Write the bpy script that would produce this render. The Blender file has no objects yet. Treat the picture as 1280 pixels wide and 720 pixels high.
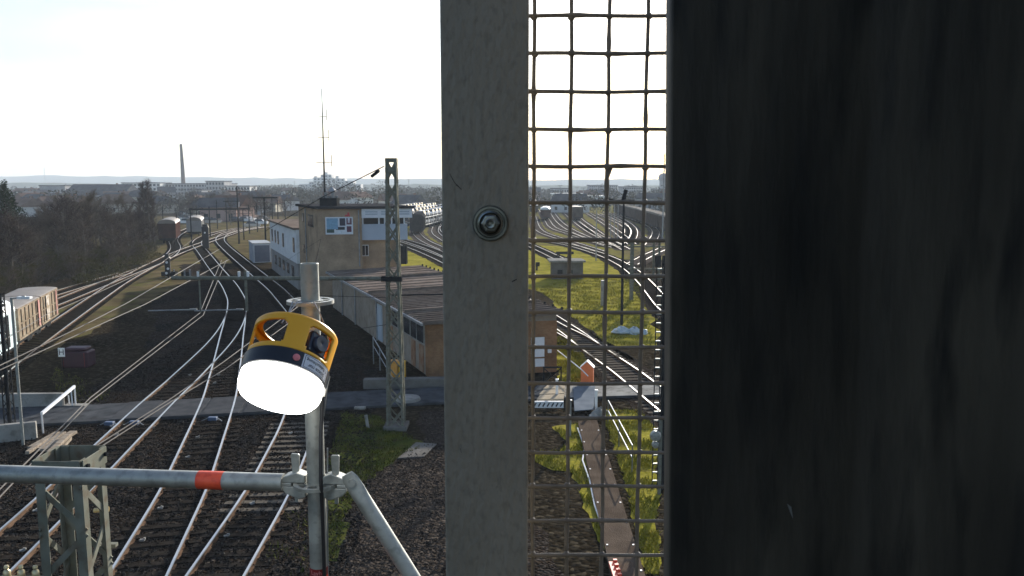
import bpy, bmesh, math, random
import numpy as np
from mathutils import Vector, Matrix
R = math.radians
scene = bpy.context.scene
COL = scene.collection
random.seed(7); rng = np.random.default_rng(7)

# ---------------------------------------------------------------- camera, sky, sun, exposure
H = 10.3; PITCH = R(7.3); FPX = 1000.0
cam_d = bpy.data.cameras.new('camera'); cam = bpy.data.objects.new('camera', cam_d); COL.objects.link(cam)
cam.location = (0, 0, H); cam.rotation_euler = (R(90) - PITCH, 0, 0)
cam_d.sensor_width = 36; cam_d.lens = 28.125; cam_d.clip_start = .02; cam_d.clip_end = 20000
cam_d.dof.use_dof = True; cam_d.dof.focus_distance = 2.2; cam_d.dof.aperture_fstop = 36
scene.camera = cam
SUN_EL, SUN_AZ = R(14.5), R(17.5)            # azimuth to the right of the view (+Y)
w = bpy.data.worlds.new('World'); scene.world = w; w.use_nodes = True
nt = w.node_tree; nt.nodes.clear()
sky = nt.nodes.new('ShaderNodeTexSky'); sky.sky_type = 'NISHITA'; sky.sun_disc = False
sky.sun_elevation = SUN_EL; sky.sun_rotation = SUN_AZ; sky.air_density = 1.0; sky.dust_density = 1.0; sky.ozone_density = 1.0
bg = nt.nodes.new('ShaderNodeBackground'); bg.inputs[1].default_value = .075
wo = nt.nodes.new('ShaderNodeOutputWorld')
wbm = nt.nodes.new('ShaderNodeMixRGB'); wbm.blend_type = 'MULTIPLY'; wbm.inputs[0].default_value = 1; wbm.inputs[2].default_value = (.93, 1.0, 1.16, 1)   # white balance of the sky light
nt.links.new(sky.outputs[0], wbm.inputs[1]); # thin bright cirrus veil on the sun's side of the sky
tcw = nt.nodes.new('ShaderNodeTexCoord'); dt = nt.nodes.new('ShaderNodeVectorMath'); dt.operation = 'DOT_PRODUCT'
dt.inputs[1].default_value = (math.sin(SUN_AZ) * math.cos(SUN_EL), math.cos(SUN_AZ) * math.cos(SUN_EL), math.sin(SUN_EL))
mrw = nt.nodes.new('ShaderNodeMapRange'); mrw.inputs[1].default_value = .2; mrw.inputs[2].default_value = .75
nzw = nt.nodes.new('ShaderNodeTexNoise'); nzw.inputs['Scale'].default_value = 3.0; nzw.inputs['Detail'].default_value = 7
mpw = nt.nodes.new('ShaderNodeMapping'); mpw.inputs['Scale'].default_value = (1, 1, 4)
mr2 = nt.nodes.new('ShaderNodeMapRange'); mr2.inputs[1].default_value = .3; mr2.inputs[2].default_value = .6; mr2.inputs[3].default_value = .25
mlw = nt.nodes.new('ShaderNodeMath'); mlw.operation = 'MULTIPLY'
vei = nt.nodes.new('ShaderNodeMixRGB'); vei.blend_type = 'ADD'; vei.inputs[2].default_value = (2.2, 2.2, 2.3, 1)
nt.links.new(tcw.outputs['Generated'], dt.inputs[0]); nt.links.new(dt.outputs['Value'], mrw.inputs[0])
nt.links.new(tcw.outputs['Generated'], mpw.inputs[0]); nt.links.new(mpw.outputs[0], nzw.inputs['Vector']); nt.links.new(nzw.outputs['Fac'], mr2.inputs[0])
nt.links.new(mrw.outputs[0], mlw.inputs[0]); nt.links.new(mr2.outputs[0], mlw.inputs[1]); nt.links.new(mlw.outputs[0], vei.inputs[0])
nt.links.new(wbm.outputs[0], vei.inputs[1]); nt.links.new(vei.outputs[0], bg.inputs[0]); nt.links.new(bg.outputs[0], wo.inputs[0])
sd = bpy.data.lights.new('sun', 'SUN'); sd.energy = 4.8; sd.angle = R(.5); sd.color = (1, .94, .85)
sun = bpy.data.objects.new('sun', sd); COL.objects.link(sun)
to_sun = Vector((math.sin(SUN_AZ) * math.cos(SUN_EL), math.cos(SUN_AZ) * math.cos(SUN_EL), math.sin(SUN_EL)))
sun.rotation_euler = to_sun.to_track_quat('Z', 'Y').to_euler()
vs = scene.view_settings; vs.view_transform = 'Standard'; vs.look = 'None'; vs.exposure = 1.2; vs.gamma = 1
scene.cycles.volume_bounces = 1; scene.cycles.max_bounces = 6; scene.cycles.transparent_max_bounces = 8

def ray(px, py):
    u = (px - 640) / FPX; v = (360 - py) / FPX
    return Vector((u, math.cos(PITCH) + v * math.sin(PITCH), -math.sin(PITCH) + v * math.cos(PITCH)))
def G(px, py, z=0.0):                      # a point of the photograph on the level z
    d = ray(px, py); t = (H - z) / -d.z
    return Vector((d.x * t, d.y * t, z))
def P(px, py, Y):                          # a point of the photograph at the distance Y
    d = ray(px, py); t = Y / d.y
    return Vector((d.x * t, Y, H + d.z * t))

# ---------------------------------------------------------------- materials
def mat(name, c1, c2=None, scale=4.0, rough=.7, metal=0.0, bump=0.0, bscale=None, stretch=(1, 1, 1), lo=.35, hi=.65,
        c3=None, s3=30.0, m3=.35, spec=None, detail=6, r2=None):
    m = bpy.data.materials.new(name); m.use_nodes = True; n = m.node_tree; L = n.links
    b = n.nodes['Principled BSDF']; b.inputs['Roughness'].default_value = rough; b.inputs['Metallic'].default_value = metal
    if spec is None and rough >= .69: spec = 0.0
    if spec is not None: b.inputs['Specular IOR Level'].default_value = spec
    b.inputs['Base Color'].default_value = (*c1, 1)
    tc = n.nodes.new('ShaderNodeTexCoord'); mp = n.nodes.new('ShaderNodeMapping'); mp.inputs['Scale'].default_value = stretch
    L.new(tc.outputs['Object'], mp.inputs[0]); co = mp.outputs[0]
    if c2 is not None:
        no = n.nodes.new('ShaderNodeTexNoise'); no.inputs['Scale'].default_value = scale; no.inputs['Detail'].default_value = detail
        L.new(co, no.inputs['Vector'])
        rp = n.nodes.new('ShaderNodeValToRGB'); rp.color_ramp.elements[0].position = lo; rp.color_ramp.elements[1].position = hi
        rp.color_ramp.elements[0].color = (*c1, 1); rp.color_ramp.elements[1].color = (*c2, 1)
        L.new(no.outputs['Fac'], rp.inputs[0]); out = rp.outputs[0]
        if c3 is not None:
            n3 = n.nodes.new('ShaderNodeTexNoise'); n3.inputs['Scale'].default_value = s3; n3.inputs['Detail'].default_value = 4
            L.new(co, n3.inputs['Vector'])
            r3 = n.nodes.new('ShaderNodeValToRGB'); r3.color_ramp.elements[0].position = .5; r3.color_ramp.elements[1].position = .68
            r3.color_ramp.elements[0].color = (0, 0, 0, 1); r3.color_ramp.elements[1].color = (m3, m3, m3, 1)
            L.new(n3.outputs['Fac'], r3.inputs[0])
            mx = n.nodes.new('ShaderNodeMixRGB'); mx.inputs[2].default_value = (*c3, 1)
            L.new(r3.outputs[0], mx.inputs[0]); L.new(out, mx.inputs[1]); out = mx.outputs[0]
        L.new(out, b.inputs['Base Color'])
        if r2 is not None:
            mr = n.nodes.new('ShaderNodeMapRange'); mr.inputs[1].default_value = .3; mr.inputs[2].default_value = .7
            mr.inputs[3].default_value = rough; mr.inputs[4].default_value = r2
            L.new(no.outputs['Fac'], mr.inputs[0]); L.new(mr.outputs[0], b.inputs['Roughness'])
    if bump:
        nb = n.nodes.new('ShaderNodeTexNoise'); nb.inputs['Scale'].default_value = bscale or scale * 3; nb.inputs['Detail'].default_value = 5
        L.new(co, nb.inputs['Vector']); bp = n.nodes.new('ShaderNodeBump'); bp.inputs['Strength'].default_value = bump
        bp.inputs['Distance'].default_value = .05
        L.new(nb.outputs['Fac'], bp.inputs['Height']); L.new(bp.outputs[0], b.inputs['Normal'])
    return m
def brick_mat(name, c1, c2, mortar, sc=4.0):
    m = mat(name, c1, rough=.9); n = m.node_tree; L = n.links; b = n.nodes['Principled BSDF']
    tc = n.nodes.new('ShaderNodeTexCoord'); sp = n.nodes.new('ShaderNodeSeparateXYZ'); ad = n.nodes.new('ShaderNodeMath'); cb = n.nodes.new('ShaderNodeCombineXYZ')
    L.new(tc.outputs['Object'], sp.inputs[0]); L.new(sp.outputs[0], ad.inputs[0]); L.new(sp.outputs[1], ad.inputs[1])
    L.new(ad.outputs[0], cb.inputs[0]); L.new(sp.outputs[2], cb.inputs[1])
    bt = n.nodes.new('ShaderNodeTexBrick'); bt.inputs['Scale'].default_value = sc; bt.inputs['Color1'].default_value = (*c1, 1)
    bt.inputs['Color2'].default_value = (*c2, 1); bt.inputs['Mortar'].default_value = (*mortar, 1); bt.inputs['Mortar Size'].default_value = .012
    L.new(cb.outputs[0], bt.inputs['Vector'])
    no = n.nodes.new('ShaderNodeTexNoise'); no.inputs['Scale'].default_value = .7; no.inputs['Detail'].default_value = 6
    L.new(tc.outputs['Object'], no.inputs['Vector'])
    rp = n.nodes.new('ShaderNodeValToRGB'); rp.color_ramp.elements[0].position = .3; rp.color_ramp.elements[1].position = .7
    rp.color_ramp.elements[0].color = (.6, .6, .6, 1); rp.color_ramp.elements[1].color = (1.15, 1.12, 1.08, 1)
    mx = n.nodes.new('ShaderNodeMixRGB'); mx.blend_type = 'MULTIPLY'; mx.inputs[0].default_value = 1
    L.new(no.outputs['Fac'], rp.inputs[0]); L.new(bt.outputs[0], mx.inputs[1]); L.new(rp.outputs[0], mx.inputs[2]); L.new(mx.outputs[0], b.inputs['Base Color'])
    return m
def gravel_mat(name, c1, c2, c3, vs_=9.0, bump=.9, big=.12):
    m = mat(name, c1, rough=.95); n = m.node_tree; L = n.links; b = n.nodes['Principled BSDF']; b.inputs['Specular IOR Level'].default_value = 0.0
    tc = n.nodes.new('ShaderNodeTexCoord')
    vo = n.nodes.new('ShaderNodeTexVoronoi'); vo.inputs['Scale'].default_value = vs_; L.new(tc.outputs['Object'], vo.inputs['Vector'])
    no = n.nodes.new('ShaderNodeTexNoise'); no.inputs['Scale'].default_value = big; no.inputs['Detail'].default_value = 9; no.inputs['Roughness'].default_value = .65
    L.new(tc.outputs['Object'], no.inputs['Vector'])
    rp = n.nodes.new('ShaderNodeValToRGB'); rp.color_ramp.elements[0].position = .38; rp.color_ramp.elements[1].position = .62
    rp.color_ramp.elements[0].color = (*c1, 1); rp.color_ramp.elements[1].color = (*c2, 1); L.new(no.outputs['Fac'], rp.inputs[0])
    sx = n.nodes.new('ShaderNodeSeparateColor'); L.new(vo.outputs['Color'], sx.inputs[0])
    r2 = n.nodes.new('ShaderNodeValToRGB'); r2.color_ramp.elements[0].position = .55; r2.color_ramp.elements[1].position = 1
    r2.color_ramp.elements[0].color = (0, 0, 0, 1); r2.color_ramp.elements[1].color = (.8, .8, .8, 1); L.new(sx.outputs[0], r2.inputs[0])
    mx = n.nodes.new('ShaderNodeMixRGB'); mx.inputs[2].default_value = (*c3, 1)
    L.new(r2.outputs[0], mx.inputs[0]); L.new(rp.outputs[0], mx.inputs[1]); L.new(mx.outputs[0], b.inputs['Base Color'])
    bp = n.nodes.new('ShaderNodeBump'); bp.inputs['Strength'].default_value = bump; bp.inputs['Distance'].default_value = .06; bp.invert = True
    L.new(vo.outputs['Distance'], bp.inputs['Height']); L.new(bp.outputs[0], b.inputs['Normal'])
    return m
def emit_mat(name, c, s):
    m = mat(name, (.8, .8, .8), rough=.3); b = m.node_tree.nodes['Principled BSDF']
    b.inputs['Emission Color'].default_value = (*c, 1); b.inputs['Emission Strength'].default_value = s
    return m
M = {}
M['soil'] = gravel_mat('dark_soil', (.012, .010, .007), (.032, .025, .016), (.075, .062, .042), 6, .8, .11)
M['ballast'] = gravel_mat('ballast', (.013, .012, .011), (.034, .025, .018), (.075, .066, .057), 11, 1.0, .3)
M['brown_gravel'] = gravel_mat('brown_gravel', (.028, .023, .019), (.055, .044, .035), (.10, .083, .068), 9, 1.0, .5)
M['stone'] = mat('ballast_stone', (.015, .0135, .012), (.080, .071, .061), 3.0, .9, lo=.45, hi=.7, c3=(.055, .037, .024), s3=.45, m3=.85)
M['clod'] = mat('brown_clod', (.03, .025, .02), (.09, .072, .057), 3.0, .95)
M['grass'] = mat('meadow_grass', (.20, .182, .024), (.33, .285, .05), .35, .9, c3=(.12, .09, .04), s3=1.3, m3=.6, bump=1.0, bscale=7, spec=0.0)
M['yard_grass'] = mat('yard_grass', (.20, .19, .03), (.12, .095, .055), .12, .95, c3=(.2, .16, .09), s3=.7, m3=.6, bump=.8, bscale=5, spec=0.0)
M['moss'] = mat('shaded_moss', (.035, .05, .014), (.10, .105, .022), 1.1, .9, c3=(.05, .038, .022), s3=2.2, m3=.9, bump=1.0, bscale=9, spec=0.0)  # moss colour darkened to carry the building's shade over this patch
M['moss_blade'] = mat('moss_blade', (.05, .065, .014), (.15, .15, .03), .9, .8, spec=0.0, c3=(.16, .12, .06), s3=4, m3=.7)  # blades darkened the same way for the shaded moss; weeds share them
M['dry'] = mat('dry_verge', (.075, .058, .032), (.15, .115, .06), .35, .95, c3=(.10, .11, .025), s3=.6, m3=.7, bump=.9, bscale=4)
M['blade'] = mat('grass_blade', (.15, .152, .016), (.33, .29, .05), .8, .8, spec=0.0)
M['asphalt'] = mat('path_asphalt', (.06, .064, .068), (.09, .094, .098), 1.5, .85, bump=.35, bscale=40, c3=(.035, .035, .036), s3=1.6, m3=.75)
M['panel'] = mat('rubber_panel', (.055, .057, .06), (.08, .082, .085), 2.0, .75, bump=.2, bscale=30)
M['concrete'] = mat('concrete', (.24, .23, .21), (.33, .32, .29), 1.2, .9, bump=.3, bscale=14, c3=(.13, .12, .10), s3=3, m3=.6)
M['concrete_dark'] = mat('stained_concrete', (.12, .112, .10), (.20, .188, .168), 1.0, .9, bump=.3, bscale=14, c3=(.10, .09, .075), s3=2, m3=.6)
M['rail_head'] = mat('polished_rail', (.48, .47, .45), (.60, .58, .55), 1.0, .36, 1.0)
M['rail_side'] = mat('rusty_rail', (.09, .058, .038), (.16, .105, .07), 3.0, .8)
M['sleeper'] = mat('old_timber_sleeper', (.018, .0155, .013), (.04, .034, .028), 1.5, .85, stretch=(1, 6, 6), bump=.5, bscale=8)
M['pale_sunlit_sleeper'] = mat('pale_sleeper', (.10, .086, .068), (.17, .148, .12), 1.5, .8)  # pale sleepers; on the track behind the mesh the tone carries sunlight
M['galv'] = mat('galvanised_steel', (.30, .31, .29), (.42, .43, .40), 14, .5, .75, c3=(.22, .23, .21), s3=45, m3=.6, r2=.65)
M['galv_dull'] = mat('dull_galvanised_steel', (.255, .226, .178), (.325, .295, .24), 26, .64, .2, lo=.25, hi=.75, c3=(.19, .17, .135), s3=260, m3=.6, bump=.15, bscale=220, r2=.8, stretch=(1, 1, .45), detail=10)
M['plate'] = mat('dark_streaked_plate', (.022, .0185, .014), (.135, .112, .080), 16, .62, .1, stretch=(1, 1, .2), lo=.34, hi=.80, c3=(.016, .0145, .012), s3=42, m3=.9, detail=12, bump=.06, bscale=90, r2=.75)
M['mesh_wire'] = mat('zinc_wire', (.10, .094, .084), (.155, .145, .13), 60, .65, .2)
M['bolt'] = mat('bolt_steel', (.12, .13, .125), (.24, .25, .24), 90, .3, .9)
M['mast'] = mat('olive_grey_paint', (.15, .155, .125), (.22, .22, .18), 4, .7, .1, c3=(.12, .075, .045), s3=9, m3=.5)
M['dark_steel'] = mat('dark_steel', (.022, .024, .026), (.04, .04, .04), 2, .7, .0)
M['grey_steel'] = mat('grey_steel', (.22, .23, .24), (.32, .33, .33), 3, .5, .5)
M['white_paint'] = mat('white_paint', (.72, .72, .71), (.8, .8, .79), 3, .45)
M['wire'] = mat('copper_wire', (.10, .09, .075), (.16, .14, .12), .5, .5, .5)
M['cable'] = mat('black_rubber', (.012, .012, .013), (.02, .02, .022), 10, .5)
M['red_tape'] = mat('red_tape', (.62, .06, .025), (.72, .10, .04), 20, .5, c3=(.35, .03, .015), s3=60, m3=.5)
M['dark_red'] = mat('dark_red_print', (.14, .008, .01), (.2, .012, .014), 20, .5)
M['yellow'] = mat('yellow_plastic', (.78, .36, .015), (.82, .40, .02), 6, .42)
M['black_plastic'] = mat('black_plastic', (.015, .017, .022), (.022, .024, .03), 10, .4)
M['navy_plastic'] = mat('navy_plastic', (.02, .026, .04), (.03, .036, .055), 10, .4)
M['lens'] = emit_mat('lamp_lens', (1, .99, .93), 6.0)
M['sticker'] = mat('silver_sticker', (.55, .56, .6), (.62, .63, .66), 20, .4)
M['ink'] = mat('black_ink', (.02, .02, .03), (.03, .03, .04), 20, .6)
M['pink'] = mat('pink_button', (.6, .16, .17), (.68, .2, .2), 40, .5)
M['brick'] = brick_mat('tan_brick', (.40, .30, .205), (.34, .25, .175), (.36, .30, .22), 4.2)
M['brick_or'] = brick_mat('orange_brick', (.34, .19, .10), (.27, .145, .075), (.28, .2, .13), 3.2)
M['render_tan'] = mat('weathered_tan_render', (.26, .22, .175), (.34, .29, .235), .7, .9, c3=(.20, .15, .10), s3=2.0, m3=.5)
M['white_wall'] = mat('white_render', (.62, .63, .63), (.70, .71, .70), .6, .85, c3=(.5, .5, .49), s3=2, m3=.4)
M['grey_wall'] = mat('grey_render', (.26, .25, .235), (.32, .31, .29), .6, .85)
M['bay'] = mat('blue_grey_panel', (.33, .39, .46), (.37, .43, .50), .8, .55)
M['fascia'] = mat('pale_blue_fascia', (.58, .62, .66), (.64, .68, .72), .8, .5)
M['roof_felt'] = mat('dark_roof_felt', (.04, .04, .042), (.06, .06, .062), 1, .85)
M['roof_brown'] = mat('brown_sheet_roof', (.155, .122, .098), (.225, .182, .15), .5, .72, c3=(.10, .08, .07), s3=2.5, m3=.6)
M['glass'] = mat('dark_window_glass', (.02, .024, .03), (.03, .034, .04), 1, .12)
M['pale_glass'] = mat('pale_window', (.45, .52, .58), (.52, .58, .63), 1, .3)
M['yellow_bin'] = mat('yellow_bin', (.8, .42, .01), (.84, .47, .02), 3, .5)
M['orange_paint'] = mat('orange_red_paint', (.75, .17, .045), (.8, .2, .06), 3, .55)
M['timber'] = mat('weathered_plank', (.20, .16, .12), (.34, .29, .23), 2, .85, stretch=(1, 5, 5))
M['deck'] = mat('sunlit_deck', (.34, .28, .20), (.46, .39, .29), 2, .85, stretch=(1, 5, 5))  # lighter copy of the timber, sunlight on the deck put into its colour
M['grating'] = mat('brown_walkway', (.085, .064, .048), (.125, .096, .072), 1.2, .75, bump=.6, bscale=30)
M['blue_grey'] = mat('blue_grey_sheet', (.14, .16, .18), (.19, .21, .23), 1.5, .75)
M['tarp'] = mat('pale_blue_tarpaulin', (.36, .44, .47), (.5, .57, .58), 2, .6, bump=.4, bscale=5)
M['purple'] = mat('dark_purple_cover', (.035, .009, .018), (.05, .013, .025), 2, .6)
M['twig'] = mat('bare_twigs', (.10, .082, .064), (.19, .155, .12), .4, .9, spec=0.0)
M['twig_dark'] = mat('dark_bare_twigs', (.06, .046, .04), (.105, .08, .068), .4, .9, spec=0.0)
M['bark'] = mat('bark', (.12, .10, .08), (.22, .19, .155), 3, .9)
M['needle'] = mat('dark_conifer', (.022, .036, .018), (.045, .06, .028), .5, .9, spec=0.0)
M['scrub'] = mat('olive_scrub', (.07, .068, .028), (.13, .11, .045), .4, .9, spec=0.0)
M['hill'] = mat('far_hill', (.05, .065, .04), (.08, .09, .05), .004, .95)
M['wood_far'] = mat('far_wood', (.05, .048, .036), (.085, .078, .055), .05, .95)
M['rust'] = mat('rusty_wagon', (.20, .165, .12), (.31, .26, .195), .9, .75, c3=(.2, .11, .06), s3=4, m3=.7)
M['wagon_roof'] = mat('grey_brown_wagon_roof', (.17, .145, .12), (.24, .205, .17), .9, .6)
M['brown_red'] = mat('brown_red_wagon', (.06, .032, .028), (.09, .048, .04), .9, .7)
M['dark_wagon'] = mat('dark_wagon', (.06, .045, .038), (.09, .07, .058), .9, .7)
M['ice_blue'] = mat('ice_blue_wagon', (.52, .62, .64), (.6, .7, .7), .9, .4)
M['coal'] = mat('pale_load', (.2, .18, .15), (.34, .31, .27), .6, .9)
M['tyre'] = mat('tyre', (.02, .02, .02), (.03, .03, .03), 3, .8)
CARCOL = [mat('car_white', (.78, .78, .77), (.8, .8, .8), 1, .18), mat('car_silver', (.55, .56, .57), (.6, .6, .61), 1, .2, .7),
          mat('car_dark', (.05, .052, .06), (.06, .06, .065), 1, .18), mat('car_red', (.42, .05, .04), (.46, .06, .05), 1, .2)]
HW = [mat('house_white', (.6, .59, .56), (.68, .67, .64), .3, .9), mat('house_cream', (.42, .38, .31), (.5, .46, .38), .3, .9),
      mat('house_pink', (.34, .235, .20), (.40, .28, .24), .3, .9), mat('house_grey', (.3, .3, .31), (.38, .38, .38), .3, .9)]
HR = [mat('roof_slate', (.06, .062, .07), (.1, .1, .105), .5, .7), mat('roof_red', (.10, .058, .045), (.15, .085, .065), .5, .8), mat('roof_brown_tile', (.13, .085, .065), (.18, .12, .095), .5, .8)]

# ---------------------------------------------------------------- mesh helpers
class MB:
    def __init__(s): s.v = []; s.f = []; s.m = []
    def add(s, vs, fs, mi=0):
        k = len(s.v); s.v += [tuple(p) for p in vs]
        for f in fs: s.f.append(tuple(i + k for i in f)); s.m.append(mi)
    def box(s, c, size, rz=0, mi=0, mtx=None):
        x, y, z = (q / 2 for q in size); c = Vector(c)
        r = mtx if mtx else Matrix.Rotation(rz, 3, 'Z')
        vs = [c + r @ Vector((i * x, j * y, k * z)) for k in (-1, 1) for j in (-1, 1) for i in (-1, 1)]
        s.add(vs, [(0, 2, 3, 1), (4, 5, 7, 6), (0, 1, 5, 4), (2, 6, 7, 3), (0, 4, 6, 2), (1, 3, 7, 5)], mi); return s
    def bar(s, a, b, w_, h_, mi=0):        # rectangular bar from a to b
        a, b = Vector(a), Vector(b); d = b - a; x = d.normalized()
        up = Vector((0, 0, 1)) if abs(x.z) < .95 else Vector((0, 1, 0))
        y = up.cross(x).normalized(); z = x.cross(y)
        m = Matrix((x, y, z)).transposed(); s.box((a + b) / 2, (d.length, w_, h_), mi=mi, mtx=m); return s
    def tube(s, pts, r, n=8, cap=True, mi=0):
        pts = [Vector(p) for p in pts]; rs = r if isinstance(r, (list, tuple)) else [r] * len(pts)
        vs = []; prev = None
        for i, p in enumerate(pts):
            t = (pts[min(i + 1, len(pts) - 1)] - pts[max(i - 1, 0)]).normalized()
            if prev is None:
                up = Vector((0, 0, 1)) if abs(t.z) < .9 else Vector((0, 1, 0)); x = up.cross(t).normalized()
            else: x = (prev - t * prev.dot(t)).normalized()
            prev = x; y = t.cross(x)
            for k in range(n):
                a = 2 * math.pi * k / n; vs.append(p + (x * math.cos(a) + y * math.sin(a)) * rs[i])
        fs = []
        for i in range(len(pts) - 1):
            for k in range(n):
                k2 = (k + 1) % n; fs.append((i * n + k, i * n + k2, (i + 1) * n + k2, (i + 1) * n + k))
        if cap: fs.append(tuple(reversed(range(n)))); fs.append(tuple((len(pts) - 1) * n + k for k in range(n)))
        s.add(vs, fs, mi); return s
    def lathe(s, prof, n=32, mtx=None, mi=0, a0=0, a1=None):   # prof: (r, z)
        full = a1 is None; a1 = 2 * math.pi if full else a1; nn = n if full else n + 1
        vs = []
        for r, z in prof:
            for k in range(nn):
                a = a0 + (a1 - a0) * k / n; p = Vector((r * math.cos(a), r * math.sin(a), z)); vs.append(mtx @ p if mtx else p)
        fs = []
        for i in range(len(prof) - 1):
            for k in range(n):
                k2 = (k + 1) % nn; fs.append((i * nn + k, i * nn + k2, (i + 1) * nn + k2, (i + 1) * nn + k))
        s.add(vs, fs, mi); return s
    def prism(s, poly, z0, z1, mi=0, top=None):
        n = len(poly); q0 = z0 if isinstance(z0, (list, tuple)) else [z0] * n; q1 = z1 if isinstance(z1, (list, tuple)) else [z1] * n
        vs = [(p[0], p[1], q0[i]) for i, p in enumerate(poly)] + [(p[0], p[1], q1[i]) for i, p in enumerate(poly)]
        s.add(vs, [tuple((i, (i + 1) % n, n + (i + 1) % n, n + i)) for i in range(n)], mi)
        k = len(s.v) - 2 * n
        s.f.append(tuple(k + i for i in reversed(range(n)))); s.m.append(mi)
        s.f.append(tuple(k + n + i for i in range(n))); s.m.append(mi if top is None else top); return s
    def sheet(s, poly, z=0.0, mi=0): s.add([(p[0], p[1], z) for p in poly], [tuple(range(len(poly)))], mi); return s
    def build(s, name, mats, parent=None, smooth=False, world=False, bevel=0, fix=True):
        me = bpy.data.meshes.new(name); vs = s.v
        if world and parent is not None:
            inv = WM[parent.name].inverted(); vs = [tuple(inv @ Vector(p)) for p in s.v]
        me.from_pydata(vs, [], s.f)
        for m in (mats if isinstance(mats, (list, tuple)) else [mats]): me.materials.append(m)
        if any(s.m): me.polygons.foreach_set('material_index', s.m)
        if fix and len(s.f) < 60000:
            b = bmesh.new(); b.from_mesh(me); bmesh.ops.recalc_face_normals(b, faces=b.faces); b.to_mesh(me); b.free()
        if smooth: me.polygons.foreach_set('use_smooth', [True] * len(me.polygons)); me.set_sharp_from_angle(angle=R(38))
        o = bpy.data.objects.new(name, me); COL.objects.link(o)
        if parent is not None: o.parent = parent; WM[o.name] = WM[parent.name]
        if bevel:
            md = o.modifiers.new('bevel', 'BEVEL'); md.width = bevel; md.segments = 2; md.limit_method = 'ANGLE'
        return o
WM = {}
def many(name, size, m, parent, places, world=True, rz=0):
    b = MB(); b.box((0, 0, 0), size, rz); src = None; inv = WM[parent.name].inverted() if world else None
    for p in places:
        p = inv @ Vector(p) if world else Vector(p)
        if src is None: src = b.build(name, m, parent); o = src
        else: o = bpy.data.objects.new(name, src.data); COL.objects.link(o); o.parent = parent; WM[o.name] = WM[parent.name]
        o.location = p
def tag(o, label, cat, group=None, kind=None):
    o['label'] = label; o['category'] = cat
    if group: o['group'] = group
    if kind: o['kind'] = kind
    return o
def thing(name, label, cat, loc=(0, 0, 0), rz=0, group=None, mtx=None):
    o = bpy.data.objects.new(name, None); COL.objects.link(o); o.empty_display_size = .2
    mm = mtx if mtx else Matrix.Translation(Vector(loc)) @ Matrix.Rotation(rz, 4, 'Z')
    o.location = mm.to_translation(); o.rotation_euler = mm.to_euler(); WM[o.name] = mm
    return tag(o, label, cat, group)
def structure(o): o['kind'] = 'structure'; return o
def copy_tree(o, loc, rz=None, label=None, scale=None, root=True, parent=None):
    c = o.copy(); COL.objects.link(c)
    if root:
        c.location = loc
        if rz is not None: c.rotation_euler = (0, 0, rz)
        if scale is not None: c.scale = scale if isinstance(scale, (tuple, list)) else (scale,) * 3
        if label: c['label'] = label
    else: c.parent = parent
    for ch in o.children: copy_tree(ch, None, root=False, parent=c)
    return c
def smooth_path(pts, it=3):
    pts = [Vector(p) for p in pts]
    for _ in range(it):
        q = [pts[0]]
        for a, b in zip(pts[:-1], pts[1:]): q += [a * .75 + b * .25, a * .25 + b * .75]
        pts = q + [pts[-1]]
    return pts
def resample(pts, step):
    out = [pts[0].copy()]; acc = 0; tgt = step
    for a, b in zip(pts[:-1], pts[1:]):
        d = (b - a).length
        while acc + d >= tgt and d > 0: out.append(a.lerp(b, (tgt - acc) / d)); tgt += step
        acc += d
    return out
def jag(poly, step, amp):                 # natural, uneven outline for a patch of ground
    out = []; n = len(poly)
    for i in range(n):
        a, b = Vector(poly[i][:2]), Vector(poly[(i + 1) % n][:2]); k = max(1, int((b - a).length / step))
        for j in range(k):
            p = a.lerp(b, j / k); out.append((p.x + random.uniform(-amp, amp), p.y + random.uniform(-amp, amp)))
    return out
def inpoly(x, y, poly):
    c = False; n = len(poly); j = n - 1
    for i in range(n):
        xi, yi = poly[i][:2]; xj, yj = poly[j][:2]
        if (yi > y) != (yj > y) and x < (xj - xi) * (y - yi) / (yj - yi) + xi: c = not c
        j = i
    return c
def text_mesh(txt, size, name, material, parent, mtx, extrude=.0004):
    cu = bpy.data.curves.new('text', 'FONT'); cu.body = txt; cu.size = size; cu.align_x = 'CENTER'; cu.align_y = 'CENTER'; cu.extrude = extrude
    t = bpy.data.objects.new('text', cu); COL.objects.link(t); bpy.context.view_layer.update()
    me = bpy.data.meshes.new_from_object(t.evaluated_get(bpy.context.evaluated_depsgraph_get()))
    bpy.data.objects.remove(t); me.transform(mtx); me.materials.clear(); me.materials.append(material)
    o = bpy.data.objects.new(name, me); COL.objects.link(o); o.parent = parent; return o

# ---------------------------------------------------------------- ground, paths, hills
g = MB(); g.sheet([(-9000, -600), (9000, -600), (9000, 9000), (-9000, 9000)], 0)
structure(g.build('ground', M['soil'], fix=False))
def patch(name, poly, z, m, step=1.0, amp=.3):
    b = MB(); b.sheet(jag(poly, step, amp), z); o = b.build(name, m, fix=False); structure(o); return o
def gp(L): return [tuple(G(x, y)[:2]) for x, y in L]
BALL = [(-45, 12), (2.0, 12), (1.5, 20), (-.8, 30), (-6.2, 33), (-6.2, 41), (-10.5, 50), (-18, 66), (-24, 80), (-38, 105), (-50, 105), (-38, 82), (-27, 60), (-21.5, 45), (-22, 30), (-40, 22)]
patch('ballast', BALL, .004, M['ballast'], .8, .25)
GRAV = gp([(470, 735), (425, 720), (440, 690), (448, 640), (455, 600), (500, 575), (535, 555), (520, 515), (556, 512), (610, 516), (615, 600), (618, 660), (620, 735)])
patch('gravel', GRAV, .008, M['brown_gravel'], .5, .2)
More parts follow.
